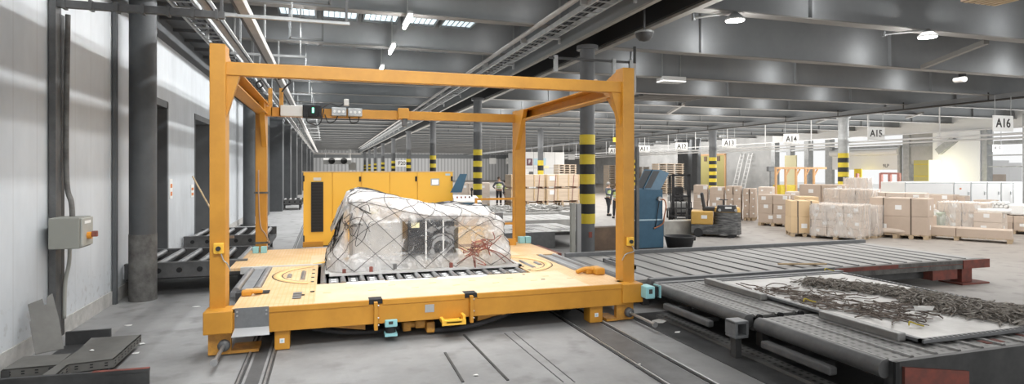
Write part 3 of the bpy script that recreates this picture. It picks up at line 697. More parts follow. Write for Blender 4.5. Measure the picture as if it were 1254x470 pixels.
# control cabinet row
cab = thing('control_cabinet', (1.25, 14.8, .6), 'long yellow control cabinet row behind the cargo', 'cabinet')
xs = [onY(u, 240, 14.5).x for u in (371, 407, 442.5, 477, 511, 555)]
z0, z1 = .62, 2.345
MB().box(xs[0]+.01, xs[-1]-.01, 14.53, 15.25, z0, z1).build('carcass', 'cabinet_side', cab)
B(xs[0]-.02, xs[-1]+.02, 14.5, 15.27, z1, z1+.02).build('roof_sheet', 'carton_tan', cab)
for i in range(5):
    d = MB().bbox(xs[i]+.008, xs[i+1]-.008, 14.5, 14.53, z0+(.12 if i else .0), z1-.01, .004).build('door', 'cabinet', cab)
    if i == 0:
        x0, x1 = onY(381, 230, 14.5).x, onY(396, 230, 14.5).x
        v_ = B(x0, x1, 14.47, 14.5, .95, 2.12).build('vent_panel', 'rubber', d)
        m = MB()
        for k in range(16): m.box(x0+.02, x1-.02, 14.462, 14.47, 1.0+k*.07, 1.035+k*.07)
        m.build('louvre', 'black', v_)
        B(x0+.05, x1-.05, 14.494, 14.5, 2.15, 2.22).build('label_plate', 'off_white', d)
        for z in (2.2, .8): MB().cyl((xs[0]+.02, 14.49, z-.07), (xs[0]+.02, 14.49, z+.07), .015, 8).build('hinge', 'rubber', d)
    if i in (1, 3, 4):
        x = xs[i+1]-.03 if i < 4 else xs[5]-.04
        for z in (2.18,): MB().cyl((x, 14.485, z-.06), (x, 14.485, z+.06), .025, 8).build('hinge', 'rubber', d)
    if i in (1, 2, 3): B(xs[i]+.04, xs[i]+.075, 14.475, 14.5, 1.0, 1.22).build('handle', 'column', d)
    if i == 4:
        a, b = onY(527.5, 218.5, 14.5), onY(538, 227, 14.5)
        s_ = B(a.x, b.x, 14.482, 14.5, b.z, a.z).build('display', 'galv', d); B(a.x+.03, b.x-.03, 14.478, 14.482, b.z+.03, a.z-.03).build('screen', 'screen', s_)
        B(xs[5]-.2, xs[5]-.08, 14.494, 14.5, 2.26, 2.31).build('name_plate', 'sign_blue', d)
B(xs[0]-.01, xs[-1], 14.48, 15.2, .6, .625).build('plinth', 'rubber', cab)
B(xs[0]+.0, xs[0]+.45, 14.44, 14.5, .6, .72).build('plinth_front', 'orange', cab)
# control desk with joysticks
t = thing('control_desk', (3.4, 14.0, .6), 'control desk with white sloping panel and black joystick beside the yellow cabinet', 'control desk')
a, b = onY(555, 241, 13.9), onY(588, 241, 13.9)
m = MB(); m.prism([(a.x, 13.75, 1.63), (b.x, 13.75, 1.61), (b.x-.06, 14.1, 1.74), (a.x+.03, 14.1, 1.76)], (0, 0, .03)); m.build('panel', 'white', t)
B(a.x, b.x, 13.76, 14.3, 1.42, 1.62).build('desk_box', 'blue', t)
B(a.x+.1, b.x-.1, 13.9, 14.3, .6, 1.42).build('pedestal', 'blue', t)
j = MB().cyl((b.x-.2, 13.95, 1.75), (b.x-.2, 13.95, 1.88), .018, 8).build('joystick', 'black', t); MB().lathe([(.001, .05), (.03, .03), (.035, 0), (.02, -.04), (.001, -.05)], (b.x-.2, 13.95, 1.92), 12).build('knob', 'black', j)
m = MB()
for k in range(4): m.cyl((a.x+.1+.1*k, 13.9, 1.72), (a.x+.1+.1*k, 13.9, 1.76), .02, 8)
m.build('push_buttons', 'strap_red', t)
m = MB().prism([(a.x+.02, 14.31, 1.84), (a.x+.3, 14.31, 1.84), (a.x+.44, 14.31, 2.3), (a.x+.26, 14.31, 2.3)], (0, .05, 0)); m.build('raised_back_panel', 'blue', t)
# yellow hand rail on the rear deck
t = thing('hand_rail', (3.9, 13.6, .6), 'yellow tube hand rail on the rear deck beside the wrapped cargo', 'hand rail')
xr = onY(629, 250, 13.4).x
for x in (3.35, xr): MB().box(x-.025, x+.025, 13.38, 13.43, .6, 1.74).build('upright', 'orange', t)
for z in (1.71, 1.12): MB().box(3.35, xr, 13.385, 13.425, z-.025, z+.025).build('rail', 'orange', t)
MB().bar((xr+.0, 13.4, 1.7), (xr+.12, 13.7, .65), .04, .04).build('brace', 'orange', t)
MB().box(3.35, xr+.05, 13.36, 13.42, .6, .76).build('toe_plate', 'orange', t)
MB().box(3.75, 4.0, 13.36, 13.44, 1.22, 1.38).build('junction_box', 'grey_plate', t)

# ================================================================== CARGO ON THE VEHICLE
Zp = .638
t = thing('air_cargo_pallet', (1.7, 11.4, Zp), 'flat aluminium cargo pallet under the film-wrapped load', 'cargo pallet')
B(.0, 3.38, 10.2, 12.6, Zp, Zp+.02).build('sheet', 'alu', t)
m = MB(); m.box(-.02, 3.40, 10.17, 10.24, Zp-.004, Zp+.036); m.box(-.02, 3.40, 12.56, 12.63, Zp-.004, Zp+.036); m.box(-.03, .04, 10.17, 12.63, Zp-.004, Zp+.036); m.box(3.34, 3.41, 10.17, 12.63, Zp-.004, Zp+.036); m.build('edge_rail', 'alu', t)
Zc = Zp+.02
def simple(name, x0, x1, y0, y1, z0, z1, m_, label, cat, b=.02): 
    return MB().bbox(x0, x1, y0, y1, z0, z1, b).build(name, m_, label=label, cat=cat)
simple('silver_case', .42, 1.28, 10.42, 11.8, Zc, 1.53, 'silver_wrap', 'large silver wrapped case under the film at the left of the load', 'case', .05)
c = thing('cardboard_box', (.85, 11, 1.53), 'brown cardboard box on top of the silver case under the film', 'box')
MB().bbox(.58, 1.15, 10.55, 11.5, 1.53, 1.93, .01).build('carton', 'carton', c); B(.66, .86, 10.545, 10.55, 1.62, 1.72).build('shipping_label', 'stripe_yellow', c)
c = thing('black_wrapped_box', (1.78, 11, Zc), 'black film wrapped box with white straps in the middle of the load', 'box')
MB().bbox(1.36, 2.2, 10.38, 11.6, Zc+.14, 1.53, .03).build('wrapped_body', 'black_wrap', c)
for x in (1.68, 1.99): MB().box(x-.012, x+.012, 10.365, 11.61, Zc+.13, 1.54).build('strap', 'white', c)
MB().box(1.36, 2.2, 10.4, 11.6, Zc, Zc+.14).build('pallet_base', 'pallet', c)
B(1.42, 1.56, 10.36, 10.375, 1.38, 1.47).build('shipping_label', 'yellow_pale', c)
simple('cardboard_box', 1.36, 2.15, 10.5, 11.5, 1.53, 1.66, 'carton_pale', 'flat pale cardboard box lying on the black wrapped box', 'box')
c = thing('cardboard_box', (2.6, 11, Zc), 'brown cardboard box at the right of the load behind the strap tangle', 'box')
MB().bbox(2.28, 2.92, 10.45, 11.5, Zc, 1.36, .01).build('carton', 'carton_tan', c); B(2.28, 2.92, 10.446, 10.45, 1.0, 1.05).build('tape', 'carton_dark', c)
simple('cardboard_box', 2.3, 3.0, 10.55, 11.5, 1.36, 1.6, 'carton_pale', 'pale cardboard box uppermost at the right of the load', 'box')
# film: a draped closed shell
def hx(x):
    pts = [(-.05, 1.25), (.12, 1.5), (.34, 2.05), (.55, 2.1), (.9, 2.0), (1.3, 1.87), (1.8, 1.76), (2.4, 1.75), (2.75, 1.72), (3.0, 1.62), (3.2, 1.45), (3.35, 1.2)]
    for (a, za), (b, zb) in zip(pts, pts[1:]):
        if x <= b: 
            f = max(0, (x-a)/(b-a)); return za+(zb-za)*f
    return pts[-1][1]
FX0, FX1, FY0, FY1 = .06, 3.22, 10.3, 12.45
def film(phi, s, off=0., wr=1.):
    cx, cy = (FX0+FX1)/2, (FY0+FY1)/2; hxw, hyw = (FX1-FX0)/2, (FY1-FY0)/2
    c, sn = math.cos(phi), math.sin(phi); n = 7.
    rr = (abs(c)**n+abs(sn)**n)**(-1/n)
    ex, ey = c*rr, sn*rr
    S = .62
    if s < S: k = s/S; q = 1.; zz = 1-(1-k)**1.15
    else: k = (s-S)/(1-S); q = 1-k; zz = 1.
    flare = (1-s/S)*.05 if s < S else 0
    x = cx+ex*hxw*q*(1+flare)+off*ex*.7; y = cy+ey*hyw*q*(1+flare)+off*ey
    if s < S and ex < -.8: x += .22*zz*(-ex)
    if s < S and ex > .8: x -= .06*zz
    rnd = max(0, 1-q)*1
    h = hx(x)
    if y > 11.6: h -= (y-11.6)*.25
    zt = Zc+.02+(h-Zc-.02)*(zz*(.85+.15*min(1, (1-q)*2.2)**.6))
    p = V((x, y, zt+off*.5*(1 if s > S else .2)))
    # wrinkles
    a = noise.noise(p*2.2+V((0, 0, 3)))*.07+max(0, .35-abs(p.z-.85))*.10*(1+noise.noise(p*4))+(.10 if p.x > 2.7 else 0)*(.5+noise.noise(p*3.3))+noise.noise(V((p.x*7, p.y*5, p.z*3)))*.022+abs(noise.noise(V((p.x*5+p.z*6, p.y*4, p.z*2-p.x*3))))*.035
    nrm = V((ex*.6, ey, .25 if s < S else 1.2)).normalized()
    fade = min(1, s*8)
    return p+nrm*a*wr*fade+V((0, 0, 0))
NP, NS = 220, 56
m = MB(); vs = []; fs = []
for j in range(NS+1):
    for i in range(NP): vs.append(film(2*PI*i/NP, j/NS*.995))
for j in range(NS):
    for i in range(NP): fs.append((j*NP+i, j*NP+(i+1) % NP, (j+1)*NP+(i+1) % NP, (j+1)*NP+i))
m.add(vs, fs, True)
fm = bpy.data.materials.new('film'); fm.use_nodes = True; nt = fm.node_tree; pb = nt.nodes['Principled BSDF']
pb.inputs['Base Color'].default_value = (.93, .925, .92, 1); pb.inputs['Roughness'].default_value = .2; pb.inputs['Specular IOR Level'].default_value = .8
tl = nt.nodes.new('ShaderNodeBsdfTranslucent'); tl.inputs[0].default_value = (.95, .94, .94, 1); mt = nt.nodes.new('ShaderNodeMixShader'); mt.inputs[0].default_value = .38; nt.links.new(pb.outputs[0], mt.inputs[1]); nt.links.new(tl.outputs[0], mt.inputs[2])
tr = nt.nodes.new('ShaderNodeBsdfTransparent'); mx = nt.nodes.new('ShaderNodeMixShader'); g = nt.nodes.new('ShaderNodeNewGeometry')
sp = sep(nt, g.outputs['Position'])
n1 = nt.nodes.new('ShaderNodeTexNoise'); n1.inputs['Scale'].default_value = 3.2; n1.inputs['Detail'].default_value = 8; n1.inputs['Distortion'].default_value = 1.6; nt.links.new(g.outputs['Position'], n1.inputs['Vector'])
hi = maprange(nt, sp[2], 1.42, 1.62); lo = maprange(nt, sp[2], 1.02, .82); lf = maprange(nt, sp[0], .42, .25); rt = maprange(nt, sp[0], 2.55, 2.95)
top = maprange(nt, sp[2], 1.5, 1.75, .0, .55)
edge = mth(nt, 'MAXIMUM', mth(nt, 'MAXIMUM', mth(nt, 'MULTIPLY', hi, .80), mth(nt, 'MULTIPLY', lo, .88)), mth(nt, 'MAXIMUM', mth(nt, 'MULTIPLY', lf, .92), mth(nt, 'MULTIPLY', rt, .95)))
fac = mth(nt, 'ADD', mth(nt, 'MULTIPLY', edge, 1.), maprange(nt, n1.outputs['Fac'], .50, .64, -.12, .42))
fac = mth(nt, 'MINIMUM', mth(nt, 'MAXIMUM', fac, .09), .97)
nt.links.new(fac, mx.inputs[0]); nt.links.new(tr.outputs[0], mx.inputs[1]); nt.links.new(mt.outputs[0], mx.inputs[2])
nt.links.new(mx.outputs[0], nt.nodes['Material Output'].inputs['Surface'])
nb = nt.nodes.new('ShaderNodeTexNoise'); nb.inputs['Scale'].default_value = 6; nb.inputs['Detail'].default_value = 5; nb.inputs['Distortion'].default_value = 2; nt.links.new(g.outputs['Position'], nb.inputs['Vector'])
bp = nt.nodes.new('ShaderNodeBump'); bp.inputs['Strength'].default_value = 1.; bp.inputs['Distance'].default_value = .08; nt.links.new(nb.outputs['Fac'], bp.inputs['Height']); nt.links.new(bp.outputs['Normal'], pb.inputs['Normal'])
M['film'] = fm
m.build('plastic_film', 'film', label='crumpled white plastic film draped over the cargo on the vehicle', cat='plastic film')
# net over the film
m = MB(); NL = 20
def fo(phi, s): return film(phi, s, .018)
for k in range(NL):
    for sg in (1, -1):
        ph0 = 2*PI*k/NL; pts = []
        for j in range(25):
            s = .0+j/24*.9; ph = ph0+sg*s*1.15
            pts.append(fo(ph, s)+V((0, 0, .0)))
        m.tube(pts, .0048, 5)
for s in (.60,):
    m.tube([fo(2*PI*i/120, s) for i in range(121)], .005, 5)
m.build('cargo_net', 'net_black', label='black cargo net with diamond mesh stretched over the wrapped load', cat='cargo net')
# thick ropes and buckles gathered at the left side of the load
m = MB(); rr = random.Random(3)
for k in range(13):
    ph = PI+.42+rr.uniform(-.3, .55); s0 = rr.uniform(.15, .52); pts = [film(ph+rr.uniform(-.14, .14)+.02*j, s0+rr.uniform(-.12, .12), .03+rr.uniform(0, .03)) for j in range(5)]
    m.tube(catmull(pts, 5), .006, 5)
m.build('rope_tangle', 'net_black', label='tangled black net ropes hanging at the left corner of the load', cat='rope')
m = MB(); rr = random.Random(5)
for k in range(13):
    b0 = V((2.62+rr.gauss(0, .15), 10.10, 1.0+rr.gauss(0, .08)))
    pts = [b0+V((rr.gauss(0, .09), -.03*rr.random(), rr.gauss(0, .07))) for j in range(5)]
    m.tube(catmull(pts, 5), .0085, 5)
for (x1, z1) in ((3.25, .70), (3.1, .72), (2.2, .74)):
    m.tube(catmull([(2.7, 10.16, 1.0), ((2.7+x1)/2, 10.15, .9), (x1, 10.18, z1)]), .008, 5)
m.build('strap_tangle', 'strap_red', label='tangle of reddish straps hanging on the right front of the load', cat='strap')
for k, (x, z) in enumerate(((.72, .70), (1.12, .73), (.28, .68), (2.1, .7))):
    MB().bbox(x-.03, x+.03, 10.19, 10.235, z-.03, z+.06, .008).build('net_buckle', 'rust_red' if k != 1 else 'mid_steel', label=['red net buckle below the silver case on the pallet edge', 'dark net buckle in the middle of the pallet edge', 'red net buckle at the left end of the pallet edge', 'red net buckle below the black wrapped box'][k], cat='buckle')

# ================================================================== LEFT ROLLER CONVEYORS
def conveyor(x0, x1, y0, y1, z, label, n):
    t = thing('roller_conveyor', ((x0+x1)/2, (y0+y1)/2, 0), label, 'roller conveyor', 'roller conveyors in front of the left wall')
    for y in (y0, y1):
        r = MB(); r.box(x0, x1, y-.04, y+.04, z-.26, z+.02); r.box(x0, x1, y-.06, y+.06, z+.0, z+.03); rr_ = r.build('side_rail', 'mid_steel', t)
        if y == y0:
            for k in range(n): 
                x = x0+(x1-x0)*(k+.6)/n
                MB().cyl((x, y-.04, z-.12), (x, y-.065, z-.12), .05, 12).build('bearing', 'black', rr_)
    for k in range(n):
        x = x0+(x1-x0)*(k+.5)/n
        MB().cyl((x, y0+.05, z-.03), (x, y1-.05, z-.03), .06, 14).build('roller', 'roller', t)
    m = MB(); m.box(x0, x1, y0+.05, y1-.05, z-.3, z-.2); m.build('tray', 'dark_steel', t)
    for x in (x0+.1, x1-.15):
        for y in (y0+.1, y1-.1): B(x-.04, x+.04, y-.04, y+.04, 0, z-.26).build('leg', 'dark_steel', t)
conveyor(-3.62, -1.50, 12.72, 14.9, .60, 'roller conveyor at the left wall in front of the first dark doorway', 6)
conveyor(-3.62, -1.50, 17.5, 19.8, .60, 'roller conveyor at the left wall in front of the second dark doorway', 6)
conveyor(-2.6, -1.4, 37.5, 39.5, .60, 'distant roller conveyor beside the dark pilasters', 4)
# broom stick and wall notices
t = thing('broom', (-2.9, 17.2, .6), 'wooden broom leaning against the left wall between the doorways', 'broom')
a, b = onX(236, 216, -3.6), V((-2.5, 16.9, .62)); MB().cyl(a, b, .022, 8).build('handle', 'wood', t); MB().bar(b+V((-.18, 0, .02)), b+V((.18, 0, .02)), .06, .06).build('head', 'carton_dark', t)
for k, (u, v0, v1) in enumerate(((209.5, 219, 243), (235.5, 226, 241))):
    a, b = onX(u-1.6, v0, WX+.01), onX(u+1.6, v1, WX+.01); t = thing('wall_notice', (WX+.01, a.y, b.z), ['narrow white and orange notice on the wall right of the first doorway', 'narrow white and orange notice on the wall left of the second doorway'][k], 'notice')
    B(WX, WX+.015, a.y, b.y, b.z, a.z).build('board', 'white', t)
    for f in (.15, .55): B(WX+.015, WX+.02, a.y+.05, b.y-.05, b.z+(a.z-b.z)*f, b.z+(a.z-b.z)*(f+.2)).build('orange_patch', 'orange_label', t)

# ================================================================== FOREGROUND LEFT STEEL PARTS
def pz(pts, z, ox, oy, sc): return [G(ox+x*sc, oy+y*sc, z) for x, y in pts]
sc = 200/1254
top = pz([(700, 85), (1085, 60), (872, 247), (528, 288), (425, 372), (300, 385), (600, 180)], .17, 0, 400, sc)
t = thing('steel_plate', (-2.6, 7.5, 0), 'dark steel floor plate with perforated edge, right one of the two lying flat', 'steel plate')
MB().prism(top, (0, 0, -.015)).build('plate', 'plate_dark', t)
def skirt(pts, h, t):
    m = MB()
    for a, b in zip(pts, pts[1:]):
        d = (b-a).normalized(); nn = V((-d.y, d.x, 0))*.012
        m.prism([a, b, b-V((0, 0, h)), a-V((0, 0, h))], nn)
    m.build('edge_flange', 'plate_dark', t)
    m = MB()
    for a, b in zip(pts, pts[1:]):
        L = (b-a).length; d = (b-a).normalized(); n = int(L/.11); out = V((d.y, -d.x, 0)) if True else 0
        for i in range(n):
            for zz in (.035, .065):
                p = a+d*((i+.5)*L/n)-V((0, 0, zz))
                m.prism([p-d*.016+V((0, 0, .006)), p+d*.016+V((0, 0, .006)), p+d*.016-V((0, 0, .006)), p-d*.016-V((0, 0, .006))], V((d.y, -d.x, 0))*.004)
                m.prism([p-d*.016+V((0, 0, .006)), p+d*.016+V((0, 0, .006)), p+d*.016-V((0, 0, .006)), p-d*.016-V((0, 0, .006))], V((-d.y, d.x, 0))*.017)
    m.build('edge_hole', 'black', t)
skirt([top[5], top[4], top[3], top[2], top[1]], .10, t)
for p in (top[0]+V((.05, -.06, 0)), top[1]+V((-.12, -.05, 0)), top[2]+V((-.1, .06, 0)), top[3]+V((.05, .08, 0))): B(p.x-.04, p.x+.04, p.y-.04, p.y+.04, 0, .158).build('support', 'dark_steel', t)
top = pz([(15, 330), (180, 228), (548, 205), (438, 292)], .17, 0, 400, sc)
t = thing('steel_plate', (-3.2, 7.2, 0), 'dark steel floor plate with perforated edge, left one against the wall', 'steel plate')
MB().prism(top, (0, 0, -.015)).build('plate', 'plate_dark', t); skirt([top[0], top[3]], .10, t)
for p in top: q = p.lerp(sum(top, V())/4, .12); B(q.x-.04, q.x+.04, q.y-.04, q.y+.04, 0, .158).build('support', 'dark_steel', t)
bl, br = G(43, 434, .172), G(78, 427, .172)
tp = onX(34, 373, WX+.06); ln_ = (br-bl).cross(tp-bl).normalized(); eye = V((0, 0, CZ))
def lean(u, v):
    r = ray(u, v); return eye+r*((bl-eye).dot(ln_)/r.dot(ln_))
t = [bl, lean(36, 394), lean(38, 393), lean(34, 373), lean(52, 366), lean(54, 374), lean(57, 373), lean(57.5, 363.5), lean(64, 359.5), lean(72, 391), br]
MB().prism(t, ln_*.01).build('steel_plate', 'plate_dark', label='dark steel plate with notched top leaning upright against the left wall', cat='steel plate')
a, b = G(80, 413, .12), G(123, 411, .12)
m = MB(); m.box(a.x, b.x+.1, a.y+.0, a.y+.05, 0, .19); m.box(a.x, b.x, a.y-.5, a.y, 0, .012)
m.build('steel_channel', 'dark_steel', label='short dark steel channel lying behind the flat plates at the wall', cat='steel channel')
t = thing('steel_channel', (-2.4, 6.2, 0), 'long dark steel channel with reddish edge at the bottom left corner', 'steel channel')
a, b = G(-6, 466, .2), G(183, 452, .2)
m = MB(); m.bar(a, b, .05, .03); m.bar(a-V((0, 0, .1)), b-V((0, 0, .1)), .03, .2); m.bar(a+V((0, -.05, -.18)), b+V((0, -.05, -.18)), .1, .03); m.build('channel', 'dark_steel', t)
MB().bar(a+(b-a)*.62+V((0, 0, .018)), b+V((0, 0, .018)), .05, .006).build('red_edge', 'rust_red', t)
p = G(165, 474, .12); MB().cyl(p+V((-.02, -.3, -.03)), p+V((0, .0, -.03)), .06, 14).build('roller_end', 'steel', t)
# litter
for k, (u, v, s_) in enumerate(((240, 376, .07), (158, 399, .05), (166, 433, .05), (172, 422, .06), (112, 430, .03), (583, 460, .03), (806, 394, .16), (792, 392, .05), (830, 407, .06), (783, 447, .03))):
    p = G(u, v, .0 if u not in (112,) else .172); q = R.uniform(0, 3); m = MB()
    pts = [p+V((math.cos(q+i*1.26)*s_*R.uniform(.5, 1.3), math.sin(q+i*1.26)*s_*R.uniform(.5, 1.), .004+.012*R.random())) for i in range(5)]
    m.prism(pts, (0, 0, .004))
    m.build('paper_scrap', 'paper', label=['white paper scrap on the floor left of the vehicle', 'pale scrap on the floor in front of the left column', 'small white scrap right of the flat steel plates', 'crumpled white scrap beside the edge of the right steel plate', 'tiny white scrap lying on the right steel plate', 'tiny white scrap on the floor in the centre foreground', 'crumpled clear plastic scrap below the right buffer rod', 'small scrap beside the right buffer rod', 'white scrap on the dark floor right of the plastic scrap', 'tiny scrap between the right rails'][k], cat='scrap')

# ================================================================== RIGHT ROLLER DECKS
def rdeck(x0, x1, y0, y1, z, pitch, mtop, mridge, label, group, ridges=True, gap=.05, mframe='dark_steel'):
    t = thing('roller_deck', ((x0+x1)/2, (y0+y1)/2, 0), label, 'roller deck', group)
    B(x0, x1, y0, y1, z-.12, z-.03).build('frame', mframe, t)
    n = int((x1-x0)/pitch)
    for k in range(n):
        xa = x0+k*(x1-x0)/n; xb = xa+(x1-x0)/n
        B(xa+gap/2, xb-gap/2, y0+.02, y1-.02, z-.03, z-.005).build('tread_strip', mtop, t)
        if ridges: MB().cyl((xa, y0+.04, z-.02), (xa, y1-.04, z-.03), .036, 10).build('roller', mridge, t)
    m = MB()
    for x in (x0+.35, x1-.3):
        for y in (y0+.25, y1-.25): B(x-.06, x+.06, y-.06, y+.06, .008, z-.12).build('leg', 'dark_steel', t)
    return t
GD = 'grey roller decks on the right'
dB1 = rdeck(5.32, 9.02, 6.34, 8.62, .5, .33, 'tread', 'ridge', 'dark roller deck right of the vehicle, carrying the rear half of the pallet sheet', GD)
MB().cyl((5.25, 6.36, .43), (5.25, 8.6, .43), .085, 20).build('edge_roller', 'mid_steel', dB1)
B(5.32, 5.38, 6.34, 8.62, .3, .47).build('side_beam', 'dark_steel', dB1)
for k in range(4): MB().cyl((5.40+.336*k, 6.32, .475), (5.40+.336*k, 6.36, .475), .04, 12).build('roller_end', 'black', dB1)
b_ = MB().bbox(4.98, 5.08, 6.85, 7.98, .24, .33, .02).build('bumper_bar', 'mid_steel', dB1); B(5.08, 5.35, 7.1, 7.14, .24, .3).build('bumper_arm', 'dark_steel', b_); B(5.08, 5.35, 7.8, 7.84, .24, .3).build('bumper_arm', 'dark_steel', b_)
dB2 = rdeck(5.34, 9.02, 4.42, 6.24, .5, .33, 'tread', 'ridge', 'dark roller deck at the right foreground, carrying the front half of the pallet sheet', GD)
MB().cyl((5.27, 4.42, .43), (5.26, 6.18, .43), .09, 20).build('edge_roller', 'mid_steel', dB2)
B(5.34, 5.40, 4.42, 6.24, .3, .47).build('side_beam', 'dark_steel', dB2)
B(5.32, 9.02, 4.36, 4.42, .10, .51).build('front_plate', 'dark_steel', dB2)
m = MB(); m.box(5.3, 5.35, 4.33, 4.36, .1, .52); m.build('front_edge_strip', 'black', dB2)
m = MB(); m.prism([(5.42, 4.33, .46), (6.3, 4.33, .33), (6.3, 4.33, .1), (5.42, 4.33, .1)], (0, .03, 0)); m.build('red_plate', 'rust_red', dB2)
for x, y in ((6.9, 4.55), (7.6, 4.6), (7.95, 4.5)): B(x, x+.28, y, y+.12, .496, .5).build('worn_red_patch', 'rust_red', dB2)
b_ = MB().bbox(5.02, 5.13, 4.85, 5.88, .24, .33, .02).build('bumper_bar', 'mid_steel', dB2); B(5.13, 5.36, 5.1, 5.14, .24, .3).build('bumper_arm', 'dark_steel', b_); B(5.13, 5.36, 5.65, 5.69, .24, .3).build('bumper_arm', 'dark_steel', b_)
t = thing('coupling_block', (5.2, 6.27, 0), 'grey square coupling block between the two right edge rollers', 'block')
m = MB(); m.bbox(4.9, 5.1, 6.18, 6.38, .27, .31, .01); m.box(4.9, 4.935, 6.18, 6.38, .31, .47); m.box(5.065, 5.1, 6.18, 6.38, .31, .47); m.bbox(4.9, 5.1, 6.18, 6.38, .45, .49, .01); m.box(4.93, 5.07, 6.34, 6.38, .3, .46); m.build('housing', 'grey_plate', t)
B(4.95, 5.04, 6.24, 6.34, 0, .27).build('foot', 'dark_steel', t)
# deck A behind
dA = rdeck(5.05, 13.45, 9.0, 11.85, .5, .4, 'tread_far', 'mid_steel', 'long pale grey roller deck reaching right behind the pallet sheet', GD, True, .035, 'tread_far')
m = MB(); m.box(5.0, 13.5, 11.88, 11.98, .3, .57); m.build('back_rail', 'grey_plate', dA)
m = MB(); m.box(5.3, 9.3, 8.86, 8.98, .40, .53); m.box(5.3, 9.3, 8.66, 8.78, .36, .50); m.build('front_rail', 'grey_plate', dA)
m = MB(); m.box(9.3, 13.45, 8.86, 8.98, .33, .51); m.build('front_beam', 'column_worn', dA)
m = MB(); m.box(9.3, 10.9, 8.845, 8.86, .43, .505); m.box(12.7, 13.47, 8.84, 8.86, .33, .51); m.box(10.9, 12.7, 8.852, 8.86, .425, .435); m.build('red_paint', 'rust_red', dA)
m = MB(); m.box(9.6, 13.0, 9.1, 9.3, .14, .33); m.build('lower_beam', 'dark_steel', dA)
m = MB(); m.box(11.9, 12.6, 8.9, 9.15, .12, .33); m.box(12.8, 13.1, 8.95, 9.2, .02, .33); m.box(12.6, 13.4, 8.8, 9.3, .0, .03); m.build('red_leg', 'rust_red', dA)
m = MB(); m.box(5.6, 5.66, 10.0, 11.0, .5, .57); m.box(5.45, 5.5, 10.0, 11.0, .5, .57); m.box(5.45, 5.66, 10.0, 10.06, .5, .57); m.box(5.45, 5.66, 10.94, 11.0, .5, .57); m.build('side_guide', 'grey_plate', dA)
MB().cyl((5.0, 9.1, .43), (5.0, 11.8, .43), .08, 16).build('edge_roller', 'mid_steel', dA)
p, q = G(953, 324, .52), G(1012, 324, .52)
MB().bar(p+V((0, 0, .015)), q+V((0, 0, .015)), .05, .03).build('wooden_stick', 'wood', label='short pale wooden stick lying on the long grey roller deck', cat='stick')
# red beam beside the rear of the vehicle
a, b = G(642, 299, .45), G(690, 309, .45)
B(4.85, 4.98, 12.1, 13.6, .0, .55).build('red_beam', 'rust_red', label='dark red steel beam between the vehicle and the rear roller deck', cat='beam')
# deck C behind the vehicle on the right
dC = rdeck(5.0, 7.9, 16.9, 19.6, .5, .42, 'tread_pale', 'alu', 'pale roller deck behind the vehicle, nearest the first banded column', GD, True, .1)
B(5.0, 6.7, 16.8, 16.9, .0, .5).build('front_plate', 'grey_plate', dC)
for x, y in ((5.6, 17.6), (6.3, 18.6), (6.9, 17.3)): B(x, x+.7, y, y+.5, .5, .506).build('perforated_patch', 'strip_plate', dC)
dC2 = rdeck(5.0, 9.6, 20.2, 23.6, .5, .42, 'tread_pale', 'alu', 'pale roller deck behind the vehicle, farther back before the wooden crates', GD, True, .1)
for y in (20.05, 23.65): B(5.0, 9.6, y, y+.1, .3, .58).build('cross_rail', 'alu', dC2)
# pale net heap on deck C2 (a pallet sheet with nets)
t = thing('pallet_sheet', (9.5, 26, 0), 'pale pallet sheet with flattened nets in front of the wooden crates', 'cargo pallet')
B(7.0, 11.0, 24.5, 27.2, .0, .5).build('roller_table', 'tread_pale', t)
m = MB(); rr = random.Random(11)
for k in range(70):
    x, y = rr.uniform(7.2, 10.7), rr.uniform(24.7, 27); m.tube(catmull([(x+rr.gauss(0, .3), y+rr.gauss(0, .3), .54+rr.uniform(0, .2)) for j in range(4)], 4), .03, 4)
m.build('net', 'alu', t)

# pallet sheet with nets on the right deck
t = thing('pallet_sheet', (7.6, 6.6, .5), 'flat grey aluminium pallet sheet on the dark roller decks in the foreground', 'cargo pallet')
B(6.22, 8.9, 4.78, 8.32, .515, .535).build('sheet', 'alu', t)
m = MB(); m.box(6.18, 6.24, 4.74, 8.36, .515, .55); m.box(8.86, 8.93, 4.74, 8.36, .515, .55); m.box(6.18, 8.93, 4.72, 4.79, .515, .55); m.box(6.18, 8.93, 8.30, 8.36, .515, .55); m.build('edge_rail', 'grey_plate', t)
m = MB()
for k in range(34): m.box(6.3+k*.075, 6.335+k*.075, 4.73, 4.765, .55, .553)
for k in range(45): m.box(8.88, 8.91, 4.85+k*.075, 4.885+k*.075, .55, .553)
m.build('edge_slot', 'black', t, kind='stuff')
for k, (y0, y1) in enumerate(((7.05, 8.4), (4.9, 6.0))):
    s_ = MB().bbox(6.03, 6.15, y0, y1, .5, .59, .012).build('stop_bar', 'ridge', label=['grey stop bar at the rear left edge of the pallet sheet', 'grey stop bar at the front left edge of the pallet sheet'][k], cat='stop bar', group='stop bars along the pallet sheet')
